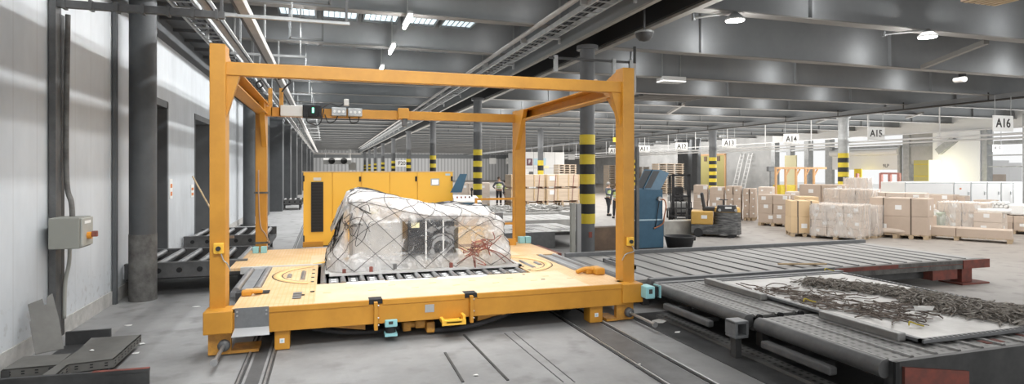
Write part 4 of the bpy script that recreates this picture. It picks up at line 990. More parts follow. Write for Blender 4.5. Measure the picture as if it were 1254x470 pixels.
def heap(name, n, spine, wd, ht, r, m_, label, seed, step=.11, sp_=.45, da=.8):
    rr = random.Random(seed); m = MB(); sp = catmull(spine, 10)
    for k in range(n):
        i = rr.randrange(len(sp)); f = rr.gauss(0, sp_); f = max(-1, min(1, f))
        d = (sp[min(i+1, len(sp)-1)]-sp[max(i-1, 0)]).normalized(); nn = V((-d.y, d.x, 0))
        b = sp[i]+nn*f*wd[min(int(i/len(sp)*len(wd)), len(wd)-1)]
        zt = ht*(1-f*f)*rr.random()**1.3
        ang = rr.gauss(math.atan2(d.y, d.x), da); pts = [b+V((0, 0, zt))]
        for j in range(3):
            ang += rr.gauss(0, .5); q = pts[-1]+V((math.cos(ang), math.sin(ang), 0))*step; q.z = max(.552, b.z+max(0, zt+rr.gauss(0, .015)))
            q.x = max(6.28, min(8.84, q.x)); q.y = max(4.85, min(8.25, q.y)); pts.append(q)
        m.tube(catmull(pts, 3), r*rr.uniform(.7, 1.25), 4)
    return m.build(name, m_, label=label, cat='cargo net')
SZ = .555
sp1 = [G(985, 345, SZ), G(1040, 351, SZ), G(1105, 359, SZ), G(1150, 370, SZ)]
heap('net_heap', 750, sp1, [.20, .22, .26, .32], .06, .009, 'net_grey', 'heaped grey cargo net along the back edge of the pallet sheet', 21)
sp2 = [G(1120, 366, SZ), G(1165, 373, SZ), G(1205, 380, SZ), G(1262, 388, SZ)]
heap('net_heap', 1500, sp2, [.3, .42, .5, .5], .08, .010, 'net_grey', 'thick tangled grey cargo net at the right of the pallet sheet', 22)
sp3 = [G(930, 352, SZ), G(1000, 364, SZ), G(1060, 376, SZ), G(1115, 386, SZ)]
heap('net_heap', 170, sp3, [.22, .40, .42, .36], .012, .008, 'net_rope', 'loose brown net ropes spread over the front left of the pallet sheet', 23, .13, .9, 1.4)
p = G(1131, 378, .645); MB().prism([p+V((-.12, .02, -.02)), p+V((.02, -.1, 0)), p+V((.16, -.02, .02)), p+V((.12, .12, .0)), p+V((-.04, .1, .01))], (0, 0, .006)).build('paper_sheet', 'paper', label='white paper sheet lying on the tangled nets', cat='paper')
for k, (u, v) in enumerate(((984, 369), (1113, 398), (1010, 331))):
    p = G(u, v, .56); m = MB(); m.tube(catmull([p, p+V((.05, .03, .03)), p+V((.1, -.02, .01)), p+V((.14, -.08, .0))]), .009, 5)
    m.build('yellow_tag', 'stripe_yellow', label=['yellow plastic tag at the left edge of the pallet sheet', 'yellow plastic tag near the front stop bar', 'yellow plastic tag at the back corner of the pallet sheet'][k], cat='tag')
B(8.55, 8.62, 6.4, 6.75, .55, .58).build('latch', 'black', label='small black latch on the right edge of the pallet sheet', cat='latch')

# ================================================================== BLUE HOPPER AND THINGS AROUND
t = thing('waste_hopper', (9.3, 16.2, 0), 'blue steel waste hopper with open tilted lid behind the yellow post', 'hopper')
X0, X1, Y0, Y1 = 8.62, 9.86, 15.75, 16.38
MB().bbox(X0, X1, Y0, Y1, .03, .88, .01).build('lower_body', 'blue', t)
MB().bbox(X0+.01, X1-.02, Y0+.02, Y1, .88, 1.80, .01).build('upper_body', 'blue', t)
B(X0-.01, X1+.02, Y0-.02, Y0+.03, .86, .90).build('seam_strip', 'sign_blue', t)
B(X0, X1, Y0+.03, Y1-.03, 0, .03).build('skid', 'dark_steel', t)
a, b, c, d = V((8.92, 15.85, 1.81)), V((9.48, 15.85, 1.81)), V((10.05, 16.2, 2.40)), V((9.45, 16.2, 2.42))
nrm = (b-a).cross(d-a).normalized()
lid = MB().prism([a, b, c, d], V((.30, .02, -.10))).build('lid', 'blue', t)
def lp(f, g_): return a.lerp(b, f).lerp(d.lerp(c, f), g_)
for f0, f1 in ((.05, .46), (.54, .95)):
    MB().prism([lp(f0, .06), lp(f1, .06), lp(f1, .93), lp(f0, .93)], nrm*.006).build('lid_recess', 'blue_dark', lid)
MB().bar(lp(.5, .02)+nrm*.015, lp(.5, .98)+nrm*.015, .03, .03).build('lid_rib', 'blue', lid)
m = MB(); m.tube(catmull([(9.70, 15.7, 1.5), (9.84, 15.68, 1.48), (9.90, 15.68, 1.3), (9.84, 15.68, 1.0), (9.78, 15.68, .76), (9.5, 15.72, .62)]), .022, 8); m.build('hydraulic_hose', 'hose_rust', t)
MB().cyl((9.70, 15.78, 1.52), (9.70, 15.68, 1.52), .07, 12).build('coupling', 'galv', t)
m = MB(); m.tube([(9.7, 15.73, 1.5), (9.55, 15.73, .6)], .012, 6); m.build('cable', 'rubber', t)
p = V((10.42, 15.75, 0)); t = thing('tub', p, 'round black rubber tub on the floor right of the blue hopper', 'tub')
MB().lathe([(.001, .02), (.37, .0), (.44, .3), (.47, .33), (.47, .36), (.43, .36), (.36, .05), (.001, .05)], p, 32).build('bowl', 'rubber', t)
MB().bbox(p.x+.44, p.x+.54, p.y-.08, p.y+.08, .2, .34, .02).build('grip', 'rubber', t)
B(7.50, 8.58, 15.9, 16.3, 0, .68).build('rusty_plate', 'rusty_plate', label='brown rusty steel panel standing between banded column and blue hopper', cat='panel')
t = thing('concrete_block', (12, 19.2, 0), 'low concrete block with yellow end behind the blue hopper', 'concrete block')
a, b = onY(813, 293, 18.7), onY(859, 293, 18.7); B(a.x, b.x-.45, 18.7, 19.3, 0, .52).build('block', 'block', t); B(b.x-.45, b.x+.05, 18.7, 19.3, 0, .52).build('yellow_end', 'block_yellow', t)
B(b.x-.1, b.x+.5, 18.3, 18.7, 0, .12).build('timber', 'carton_dark', label='short dark red timber in front of the concrete block', cat='timber')
t = thing('guard_post', (6.85, 15.35, 0), 'pair of slim grey guard posts left of the first banded column', 'post')
B(6.60, 6.72, 15.3, 15.42, 0, 1.46).build('post', 'grey_box', t); B(6.78, 6.90, 15.3, 15.42, 0, 1.44).build('post', 'grey_plate_light', t); B(6.58, 6.92, 15.26, 15.46, 0, .02).build('foot_plate', 'dark_steel', t)
B(8.84, 8.93, 15.60, 15.68, .0, 3.1).build('upright_bar', 'mid_steel', label='tall dark bar standing behind the yellow right post', cat='post')

# tow tractor
d_ = G(880, 289); t = local('tow_tractor', (d_.x, d_.y, 0), -.62, 'yellow and dark grey electric tow tractor parked beside the cartons', 'tow tractor')
def rnd(m, x0, x1, y0, y1, z0, z1, r, n=6, taper=1.0):     # vertical prism with rounded front corners
    pts = []
    for cx, cy, a0 in ((x1-r, y0+r, -PI/2), (x1-r, y1-r, 0), (x0+r, y1-r, PI/2), (x0+r, y0+r, PI)):
        for i in range(n+1): a = a0+PI/2*i/n; pts.append((cx+r*math.cos(a), cy+r*math.sin(a)))
    cx, cy = (x0+x1)/2, (y0+y1)/2; k = len(pts)
    vs = [V((x, y, z0)) for x, y in pts]+[V((cx+(x-cx)*taper, cy+(y-cy)*taper, z1)) for x, y in pts]
    m.add(vs, [(i, (i+1) % k, k+(i+1) % k, k+i) for i in range(k)]); m.add(vs[:k], [tuple(range(k-1, -1, -1))]); m.add(vs[k:], [tuple(range(k))]); return m
m = MB(); rnd(m, -.18, .76, -.55, .55, .12, .90, .36, 8, .96).build('front_cowl', 'scuffed', t)
m = MB(); rnd(m, -.16, .74, -.53, .5, .90, 1.05, .34, 8, .92).build('cowl_top', 'tractor', t)
m = MB(); rnd(m, -.1, .62, -.545, -.1, .92, 1.14, .1, 4, .85).build('dashboard', 'seat', t)
m = MB(); m.lathe([(.155, -.012), (.17, 0), (.155, .012), (.14, 0), (.155, -.012)], (.16, .0, 1.32), 24); m.cyl((.16, -.05, 1.1), (.16, 0, 1.32), .025, 8); m.bar((.02, 0, 1.32), (.3, 0, 1.32), .025, .015); m.build('steering_wheel', 'rubber', t)
for x in (.02, .56): MB().cyl((x, -.50, .98), (x, -.56, .98), .05, 12).build('headlamp', 'galv', t)
B(.2, .42, -.552, -.545, 1.03, 1.1).build('name_plate', 'white', t)
m = MB(); m.bbox(-.95, -.2, -.5, .5, .45, .92, .04); m.build('battery_box', 'tractor', t); B(-.6, -.4, -.506, -.5, .66, .78).build('label_plate', 'white', t)
m = MB(); m.bbox(-.95, .7, -.48, .5, .1, .45, .03); m.build('chassis', 'scuffed', t)
m = MB(); m.bbox(-.56, -.12, -.2, .3, .92, 1.06, .04); s_ = m.build('seat_cushion', 'seat', t)
T = Matrix.Translation((-.5, .05, 1.03)) @ Matrix.Rotation(-.16, 4, 'Y'); m = MB(); m.bbox(-.06, .06, -.24, .24, 0, .55, .05, T); m.build('backrest', 'seat', t)
for x, y in ((.45, -.42), (.45, .42), (-.7, -.42), (-.7, .42)): MB().cyl((x, y-.07, .16), (x, y+.07, .16), .16, 18).build('wheel', 'rubber', t)

# forklift
d_ = G(832, 268); t = local('forklift', (d_.x, d_.y, 0), -.5, 'grey forklift truck with raised dark mast behind the blue hopper', 'forklift')
for x in (-.36, .36): B(x-.06, x+.06, -.95, -.8, .08, 2.2).build('mast_channel', 'rubber', t)
for z in (.3, 1.1, 2.1): B(-.42, .42, -.95, -.83, z, z+.09).build('mast_crossbar', 'rubber', t)
m = MB(); m.box(-.5, .5, -1.02, -.96, .18, .26); m.box(-.5, .5, -1.02, -.96, .55, .62)
for k in range(5): m.box(-.48+.23*k, -.44+.23*k, -1.01, -.97, .2, .9)
m.build('fork_carriage', 'rubber', t)
for x in (-.25, .25): m = MB(); m.box(x-.05, x+.05, -2.0, -1.0, .08, .12); m.box(x-.05, x+.05, -1.04, -1.0, .08, .6); m.build('fork', 'dark_steel', t)
m = MB(); m.bbox(-.5, .5, -.75, 1.0, .2, .85, .06); m.build('body', 'truck_grey', t)
m = MB(); m.bbox(-.5, .5, .6, 1.2, .3, 1.15, .1); m.build('counterweight', 'truck_grey', t)
for x in (-.45, .45):
    m = MB(); m.bar((x, -.65, .8), (x, -.35, 2.12), .06, .06); m.bar((x, .75, 1.1), (x, .55, 2.12), .06, .06); m.build('guard_pillar', 'rubber', t)
m = MB(); m.box(-.48, .48, -.4, .6, 2.1, 2.16); m.build('overhead_guard', 'rubber', t)
m = MB(); m.bbox(-.24, .24, .1, .55, .85, 1.0, .05); m.bbox(-.24, .24, .45, .58, 1.0, 1.55, .05); m.build('driver_seat', 'seat', t)
m = MB(); m.lathe([(.15, -.012), (.165, 0), (.15, .012), (.135, 0), (.15, -.012)], (0, -.3, 1.25), 18); m.cyl((0, -.5, .85), (0, -.3, 1.25), .03, 8); m.build('steering_wheel', 'rubber', t)
for x in (-.46, .46):
    for y, r in ((-.62, .3), (.75, .24)): w_ = MB().cyl((x-.1, y, r), (x+.1, y, r), r, 20).build('wheel', 'rubber', t); MB().cyl((x-.105, y, r), (x+.105, y, r), r*.5, 14).build('hub', 'galv', w_)

# ================================================================== PEOPLE
def skin(name, chains, m_, parent, sub=1, smooth=True):
    me = bpy.data.meshes.new(name+'_s'); vs = []; es = []; rad = []; roots = []
    for pts in chains:
        base = len(vs); roots.append(base)
        for i, e in enumerate(pts):
            p, r, par = e if len(e) == 3 else (e[0], e[1], i-1)
            vs.append(p); rad.append(r if isinstance(r, tuple) else (r, r))
            if i: es.append((base+par, base+i))
    me.from_pydata(vs, es, []); o = bpy.data.objects.new('tmp', me); col.objects.link(o)
    md = o.modifiers.new('s', 'SKIN'); md.use_smooth_shade = True
    sv = me.skin_vertices[0].data
    for i, r in enumerate(rad): sv[i].radius = r; sv[i].use_root = i in roots
    ss = o.modifiers.new('ss', 'SUBSURF'); ss.levels = sub; ss.render_levels = sub
    dg = bpy.context.evaluated_depsgraph_get(); dg.update()
    m2 = bpy.data.meshes.new_from_object(o.evaluated_get(dg)); bpy.data.objects.remove(o)
    m2.name = name; m2.materials.clear(); m2.materials.append(M[m_])
    for p in m2.polygons: p.use_smooth = True
    q = bpy.data.objects.new(name, m2); col.objects.link(q); q.parent = parent; OFF[q.name] = V((0, 0, 0)); return q
def person(loc, rz, h, label, hair, arms='down', stride=.06, vest='vest'):
    t = local('person', loc, rz, label, 'person', 'workers in high visibility vests'); k = h/1.78
    S = lambda *p: V(p)*k
    # facing -Y in its own frame
    hands = {'down': (S(-.27, -.03, .82), S(.27, -.03, .82), S(-.29, .04, 1.12), S(.29, .04, 1.12)),
             'hold': (S(-.14, -.33, 1.10), S(.14, -.33, 1.12), S(-.28, -.06, 1.14), S(.28, -.06, 1.14)),
             'hips': (S(-.2, -.1, 1.02), S(.2, -.1, 1.02), S(-.36, .08, 1.16), S(.36, .08, 1.16)),
             'point': (S(-.27, -.03, .82), S(.20, -.52, 1.28), S(-.29, .04, 1.12), S(.28, -.24, 1.2))}[arms]
    hl, hr, el, er = hands
    body = [(S(0, 0, .96), (.15*k, .11*k), -1), (S(0, 0, 1.12), (.135*k, .10*k), 0), (S(0, .01, 1.32), (.17*k, .115*k), 1), (S(0, .01, 1.46), (.10*k, .08*k), 2), (S(0, -.005, 1.54), .055*k, 3),
            (S(0, -.015, 1.60), (.068*k, .08*k), 4), (S(0, -.015, 1.69), (.078*k, .095*k), 5), (S(0, -.005, 1.755), (.05*k, .06*k), 6),
            (S(-.19, .01, 1.42), .062*k, 3), (el, .044*k, 8), (hl, .03*k, 9),
            (S(.19, .01, 1.42), .062*k, 3), (er, .044*k, 11), (hr, .03*k, 12),
            (S(-.10, 0, .88), .095*k, 0), (S(-.11, -.02-stride, .50), .065*k, 14), (S(-.12, .0-stride, .10), .042*k, 15), (S(-.13, -.13-stride, .045), .036*k, 16),
            (S(.10, 0, .88), .095*k, 0), (S(.11, -.02+stride, .50), .065*k, 18), (S(.12, .02+stride, .10), .042*k, 19), (S(.13, -.11+stride, .045), .036*k, 20)]
    chains = [body, [(S(0, -.09, 1.67), .014*k), (S(0, -.125, 1.645), .012*k)], [(S(-.076, -.01, 1.65), .012*k), (S(-.082, .0, 1.685), .014*k)], [(S(.076, -.01, 1.65), .012*k), (S(.082, .0, 1.685), .014*k)]]
    for hnd, elb, sx in ((hl, el, 1), (hr, er, -1)):
        d = (hnd-elb).normalized(); sd = d.cross(V((1, 0, 0))) if abs(d.x) < .9 else V((0, 0, 1)); sd.normalize(); pal = d.cross(sd).normalized()
        chains.append([(hnd, (.028*k, .016*k)), (hnd+d*.05*k, (.036*k, .016*k)), (hnd+d*.085*k, (.036*k, .014*k))])
        for f, L in ((-.03, .06), (-.01, .075), (.01, .07), (.03, .055)):
            p0 = hnd+d*.08*k+sd*f*k
            chains.append([(p0, .0095*k), (p0+d*L*.55*k+pal*.012*k, .009*k), (p0+d*L*.95*k+pal*.03*k, .008*k)])
        p0 = hnd+d*.025*k-sd*.028*k; chains.append([(p0, .011*k), (p0+(d*.7-sd*.7)*.035*k, .01*k), (p0+(d*.9-sd*.5)*.065*k, .009*k)])
    skin('body', chains, 'skin', t, 1)
    # eyes and mouth
    m = MB()
    for x in (-.032, .032): m.lathe([(.001, -.008), (.008, -.003), (.008, .003), (.001, .008)], S(x, -.108, 1.685), 8)
    m.build('eyes', 'hair', t); m = MB(); m.box(-.025*k, .025*k, -.112*k, -.10*k, 1.60*k, 1.607*k); m.build('mouth', 'strap_red', t)
    # trousers, shirt sleeves, vest, shoes, hair
    tr_ = [(S(0, 0, 1.0), (.16*k, .12*k), -1), (S(-.10, 0, .87), .112*k, 0), (S(-.11, -.02-stride, .50), .082*k, 1), (S(-.12, .0-stride, .10), .066*k, 2), (S(.10, 0, .87), .112*k, 0), (S(.11, -.02+stride, .50), .082*k, 4), (S(.12, .02+stride, .10), .066*k, 5)]
    skin('trousers', [tr_], 'trousers', t, 1)
    sl = [(S(0, .01, 1.36), (.15*k, .11*k), -1), (S(-.19, .01, 1.42), .078*k, 0), (el, .058*k, 1), (el.lerp(hl, .82), .044*k, 2), (S(.19, .01, 1.42), .078*k, 0), (er, .058*k, 4), (er.lerp(hr, .82), .044*k, 5)]
    skin('shirt', [sl], 'shirt', t, 1)
    v_ = skin('vest', [[(S(0, 0, .93), (.185*k, .14*k)), (S(0, 0, 1.12), (.172*k, .13*k)), (S(0, .01, 1.32), (.205*k, .145*k)), (S(0, .01, 1.45), (.13*k, .10*k))]], vest, t, 1)
    for z, a_, b_ in ((1.02, .186, .142), (1.14, .182, .138)):
        m = MB(); prof = [S(a_*math.cos(2*PI*i/24), b_*math.sin(2*PI*i/24), z) for i in range(24)]; m.prism(prof, S(0, 0, .045)); m.build('reflective_band', 'vest_band', v_)
    for sx, st in ((-1, -stride), (1, stride+.02)):
        m = MB(); m.bbox((sx*.125-.05)*k, (sx*.125+.05)*k, (-.19+st)*k, (.08+st)*k, 0, .1*k, .035*k); m.build('shoe', 'shoe', t)
    m = MB(); m.lathe([(.001, .105), (.06, .09), (.092, .04), (.098, -.02), (.09, -.05)], V((0, 0, 0)), 16)
    m.v = [(x*k, (y*1.12+.012)*k, (z+1.69)*k) for x, y, z in m.v]; m.build('hair', hair, t)
    return t
g_ = G(745, 264); person((g_.x, g_.y, 0), .55, 1.76, 'man in pale green vest standing with hands forward, beside the banded column', 'hair_grey', 'hold')
g_ = G(755, 267); person((g_.x, g_.y, 0), -.7, 1.74, 'person in pale green vest partly hidden behind the yellow right post', 'hair', 'down')
g_ = G(611, 251.5); person((g_.x, g_.y, 0), -.2, 1.95, 'worker in pale green vest standing in front of the wooden crates', 'hair', 'hips')
g_ = G(619, 252); person((g_.x, g_.y, 0), .9, 1.7, 'shorter worker in vest just right of the other one before the crates', 'hair', 'point')

# ================================================================== PALLETS, CARTONS, CRATES
def pallet_at(p, rz, w_, d, label, h=.14):
    t = local('wooden_pallet', p, rz, label, 'pallet', 'wooden pallets under the goods')
    m = MB(); n = max(4, int(w_/.22))
    for k in range(n): m.box(-w_/2+k*w_/n+.02, -w_/2+(k+1)*w_/n-.02, -d/2, d/2, h-.025, h)
    m.build('top_boards', 'pallet', t)
    for fx in (-1, 0, 1):
        m = MB()
        for fy in (-1, 0, 1): m.box(fx*(w_/2-.08)-.07, fx*(w_/2-.08)+.07, fy*(d/2-.08)-.07, fy*(d/2-.08)+.07, .022, h-.025)
        m.box(fx*(w_/2-.08)-.06, fx*(w_/2-.08)+.06, -d/2, d/2, 0, .022); m.build('bearer', 'pallet', t)
    return t
vpos = {1: [''], 2: ['lower', 'upper'], 3: ['bottom', 'middle', 'top'], 4: ['bottom', 'second', 'third', 'top'], 5: ['bottom', 'second', 'third', 'fourth', 'top']}
hpos = {1: [''], 2: ['left', 'right'], 3: ['left', 'centre', 'right'], 4: ['far left', 'mid left', 'mid right', 'far right']}
def carton(p, rz, w_, d, h, m_, label, group, lab=0, strap=False, seed=0):
    rr = random.Random(seed)
    t = local('carton', p, rz, label, 'carton', group)
    MB().bbox(-w_/2, w_/2, -d/2, d/2, 0, h, .012).build('box', m_, t)
    if lab:
        x = rr.uniform(-.35, .25)*w_; z = h*rr.uniform(.25, .6); s_ = min(.16, w_*.25, h*.4); B(x, x+s_*1.2, -d/2-.006, -d/2, z, z+s_).build('shipping_label', 'label', t)
        if lab > 1: B(w_/2, w_/2+.006, -d*.2, -d*.2+s_, z, z+s_).build('shipping_label', 'label', t)
    if strap:
        m = MB()
        for fx in (-.25, .22): m.box(fx*w_-.02, fx*w_+.02, -d/2-.006, d/2+.006, -.0, h+.006)
        m.build('packing_strap', 'strap_dark', t)
    return t
def vdir(p): return -math.atan2(p.x, p.y)      # yaw that turns a front face (-Y) to the camera
def stack(u0, u1, vb, vt, depth, nx, nz, m_, desc, turn=.25, wrap=False, pal=True, lab=1, strap=False, skip=(), ny=1, hts=None, jit=.01):
    um = (u0+u1)/2; g0 = G(um, vb); dist = g0.x*SN+g0.y*CS
    yaw = vdir(g0)+turn
    W = (u1-u0)/F*dist/math.cos(math.atan((um-CX)/F))
    # apparent width = w cos(turn) + depth sin|turn|
    w_ = max(.4, (W-depth*abs(math.sin(turn)))/math.cos(turn))
    Hh = (vb-vt)/F*dist
    c = V((g0.x, g0.y, 0)); fwd = V((-math.sin(yaw), math.cos(yaw), 0)); rt = V((math.cos(yaw), math.sin(yaw), 0))
    c = c+fwd*depth/2
    zb = 0
    if pal: pallet_at(c, yaw, w_, depth, 'wooden pallet under the '+desc); zb = .14
    hh = (Hh-zb)/nz
    for k in range(nz):
        for i in range(nx):
            for j in range(ny):
                if (i, k) in skip: continue
                lb = ' '.join(x for x in (vpos[nz][k], hpos[nx][i], ['front', 'back'][j] if ny > 1 else '') if x)
                bw = w_/nx; bd = depth/ny
                p = c+rt*(-w_/2+bw*(i+.5)+R.uniform(-jit, jit))+fwd*(-depth/2+bd*(j+.5)+R.uniform(-jit, jit)); p.z = zb+k*hh
                carton(p, yaw+R.uniform(-.02, .02)*(jit > .005), bw-.02, bd-.02, hh-.004, m_, (lb+' carton of the '+desc).strip(), 'cartons of the '+desc, lab if j == 0 else 0, strap, R.random())
    if wrap:
        m = MB(); e = .03; vs = []; n = 40; k_ = 12
        per = []
        for s in range(n*4):
            f = (s % n)/n; q = s//n
            x, y = [(-w_/2-e+f*(w_+2*e), -depth/2-e), (w_/2+e, -depth/2-e+f*(depth+2*e)), (w_/2+e-f*(w_+2*e), depth/2+e), (-w_/2-e, depth/2+e-f*(depth+2*e))][q]; per.append((x, y))
        N = len(per)
        for kk in range(k_+1):
            z = zb-.05+(Hh-zb+.08)*kk/k_
            for (x, y) in per:
                a = noise.noise(V((x*4+c.x, y*4, z*5)))*.012; L = math.hypot(x, y); vs.append(V((x*(1+a/L), y*(1+a/L), z)))
        fs = [(q*N+i, q*N+(i+1) % N, (q+1)*N+(i+1) % N, (q+1)*N+i) for q in range(k_) for i in range(N)]
        m.add(vs, fs, True); m.add(vs[-N:], [tuple(range(N))])
        o = local('stretch_film', c, yaw, 'clear stretch film wrapped round the '+desc, 'plastic film', 'stretch films round pallets')
        o2 = m.build('film_sheet', 'wrapfilm', o)
    return c, yaw, w_, zb, Hh
fm = bpy.data.materials.new('wrapfilm'); fm.use_nodes = True; nt = fm.node_tree; pb = nt.nodes['Principled BSDF']
pb.inputs['Base Color'].default_value = (.86, .84, .82, 1); pb.inputs['Roughness'].default_value = .25
tr = nt.nodes.new('ShaderNodeBsdfTransparent'); mx = nt.nodes.new('ShaderNodeMixShader'); g = nt.nodes.new('ShaderNodeNewGeometry')
mp = nt.nodes.new('ShaderNodeMapping'); mp.inputs['Scale'].default_value = (5, 5, 1.6); mp.inputs['Rotation'].default_value = (.4, .3, 0); nt.links.new(g.outputs['Position'], mp.inputs['Vector'])
n1 = nt.nodes.new('ShaderNodeTexNoise'); n1.inputs['Scale'].default_value = .9; n1.inputs['Detail'].default_value = 3; n1.inputs['Distortion'].default_value = 1; nt.links.new(mp.outputs['Vector'], n1.inputs['Vector'])
nt.links.new(maprange(nt, n1.outputs['Fac'], .38, .68, .14, .50), mx.inputs[0]); nt.links.new(tr.outputs[0], mx.inputs[1]); nt.links.new(pb.outputs[0], mx.inputs[2]); nt.links.new(mx.outputs[0], nt.nodes['Material Output'].inputs['Surface']); M['wrapfilm'] = fm

# front row, left to right
stack(926, 966, 277, 238.5, 1.0, 2, 3, 'carton', 'stepped brown stack left of the tan cartons', -.35, lab=2, ny=2, skip=())
stack(968.5, 1003, 290, 246, 1.0, 1, 2, 'carton_tan', 'strapped tan cartons at the front left of the goods', .2, strap=True, lab=1)
stack(994, 1051, 293.5, 251, 1.15, 3, 4, 'carton_pale', 'film wrapped stack with small cartons in the front row', -.28, True, lab=1)
stack(1054, 1075, 291.5, 252, 1.0, 2, 4, 'carton_pale', 'narrow wrapped stack just right of the large wrapped one', -.3, True, lab=0)
stack(1071, 1128, 291.5, 242.5, 1.1, 1, 2, 'carton', 'two large strapped brown cartons in the front row', -.2, lab=2, strap=True)
stack(1124, 1141, 290.5, 264, .5, 1, 1, 'carton', 'single brown carton right of the large strapped cartons', -.2, lab=1, pal=False)
# second rows
stack(978, 1003, 284.5, 241, 1.0, 1, 1, 'carton_tan', 'second tan carton stack behind the strapped ones', .2)
stack(1012, 1064, 283, 232, 1.2, 3, 4, 'carton_pale', 'tall wrapped stack behind the front wrapped pallets', -.25, True, lab=0)
stack(981, 1030, 276.5, 226, 1.2, 2, 3, 'carton', 'brown stack behind the tan cartons', -.2, lab=2)
stack(1034, 1061, 270, 218, 1.2, 1, 3, 'carton_pale', 'small wrapped pile topping the back of the goods', -.2, True, lab=0)
stack(1069, 1124, 284, 236, 1.1, 3, 3, 'carton_pale', 'pale stack close behind the large strapped cartons', -.15, lab=1)
stack(1106, 1158, 275, 238, 1.2, 2, 3, 'carton', 'brown carton stack behind the grey wrapped pallet', -.2, lab=1)
stack(1162, 1180, 276, 240, 1.0, 1, 2, 'carton', 'brown pair of cartons right of the goods middle', -.2)
stack(1156, 1199, 286.5, 248.5, 1.1, 2, 3, 'carton_pale', 'low grey wrapped pallet right of the green shrouded carton', -.2, True, lab=1)
stack(1196, 1222, 289, 260, .9, 1, 2, 'carton_pale', 'pale cartons right of the grey wrapped pallet', -.2, lab=2)
stack(1194, 1214, 281, 245, .9, 1, 2, 'carton', 'small brown cartons at the right behind the long roll', -.2)
stack(1219, 1262, 286.5, 264, 1.1, 2, 2, 'carton', 'long brown cartons carrying the white rolls', -.15, lab=1)
stack(1241, 1290, 285, 262, 1.0, 2, 2, 'carton', 'rightmost brown cartons at the frame edge', -.15, lab=1)
# long boxes in front
c1 = stack(1128, 1214, 294.5, 279, .8, 2, 1, 'carton', 'long flat cartons lying in front on the right', -.1, lab=0)
# bags and rolls on pallets
g_ = G(1098, 292); yaw = vdir(g_); pallet_at(g_+V((.35, .35, 0)), yaw, 1.1, .9, 'low wooden pallet carrying wrapped rolls beside the strapped cartons')
for k in range(4):
    p = g_+V((.35, .35, .14)); rt = V((math.cos(yaw), math.sin(yaw), 0)); fw = V((-math.sin(yaw), math.cos(yaw), 0))
    z = .24 if k < 3 else .41; o_ = fw*((k % 3)*.21-.25 if k < 3 else -.13)
    a, b = p+o_-rt*.5, p+o_+rt*.45; a.z = b.z = z
    m = MB(); m.cyl(a, b, .1, 14); m.build('paper_roll', 'carton_pale', label='tan wrapped roll on the low pallet, '+['front one', 'middle one', 'rear one', 'upper one'][k], cat='roll', group='tan rolls on the low pallet')
# wrapped plastic heap with green content
g_ = G(1140, 287); yaw = vdir(g_)-.2
m = MB(); n = 40; vs = []; prof = [(1, 0), (1.0, .3), (.97, .55), (.8, .82), (.45, .95), (.001, .97)]
t = local('shrouded_load', g_+V((.5, .5, 0)), yaw, 'greenish load shrouded in crumpled clear film between the pallets', 'shrouded load')
for r, z in prof:
    for i in range(n):
        a = 2*PI*i/n; c, s = math.cos(a), math.sin(a); q = (abs(c)**4+abs(s)**4)**-.25; p = V((c*q*r*.62, s*q*r*.5, .14+z*.95*(1-.25*max(0, c))))
        vs.append(p*(1+.06*noise.noise(p*6)))
m.add(vs, [(j*n+i, j*n+(i+1) % n, (j+1)*n+(i+1) % n, (j+1)*n+i) for j in range(len(prof)-1) for i in range(n)], True); m.build('shroud', 'wrapfilm', t)
mat('green_load', (.40, .43, .34), .7, 0, (.3, .33, .27), 4, .5)
MB().bbox(-.5, .5, -.38, .38, .16, .8, .05).build('contents', 'green_load', t); MB().box(-.6, .6, -.45, .45, 0, .14).build('base_pallet', 'pallet', t)
# white rolls bundle stacked on cartons
g_ = G(1240, 286.5); yaw = vdir(g_)-.15; rt = V((math.cos(yaw), math.sin(yaw), 0)); fw = V((-math.sin(yaw), math.cos(yaw), 0))
dd = g_.x*SN+g_.y*CS; zb = (286.5-264)/F*dd+.02
for r in range(4):
    for q in range(5-r % 2):
        p = g_+fw*.15-rt*.75+rt*(.13*q+.065*(r % 2)); p.z = zb+.07+r*.115
        m = MB(); m.cyl(p, p+rt*.0+fw*.9, .062, 12); m.build('white_roll', 'white', label='white roll, '+['bottom', 'second', 'third', 'top'][r]+' layer, '+ordn[q]+' from the left, on the long brown cartons', cat='roll', group='white rolls stacked at the right')
p = g_+rt*.15+fw*.5; p.z = zb
o = local('white_package', p, yaw, 'wide white wrapped package lying right of the white rolls', 'package'); MB().bbox(-.28, .9, -.45, .45, 0, .42, .06).build('wrapping', 'white', o)
a = G(1199, 289); p = a+fw*.4; m = MB(); q = p+rt*.85; p.z = q.z = (289-258)/F*(a.x*SN+a.y*CS)+.0; m.cyl(p-rt*.1, q, .09, 12); m.build('white_roll', 'white', label='single long white roll lying on the pale cartons', cat='roll')
# brown wall of cartons far left, behind the tow tractor
stack(848, 866, 270, 226.5, 1.2, 1, 4, 'carton', 'left brown block behind the forklift mast', -.1, lab=1)
stack(868, 886, 270, 229, 1.2, 1, 4, 'carton', 'brown block directly behind the tow tractor', -.1, lab=1)
stack(888.5, 907, 270, 228, 1.2, 2, 4, 'carton', 'brown block right behind the tow tractor', -.1, lab=1)
stack(909.5, 925, 270, 231, 1.2, 2, 4, 'carton', 'brown block left of the stepped stack', -.1, lab=1)
stack(928, 946, 264, 229, 1.2, 2, 3, 'carton_pale', 'back brown block behind the stepped stack', -.1, lab=1)
stack(962, 985, 268, 235, 1.2, 1, 3, 'carton_pale', 'low back stack right of the stepped one', -.1, lab=1)
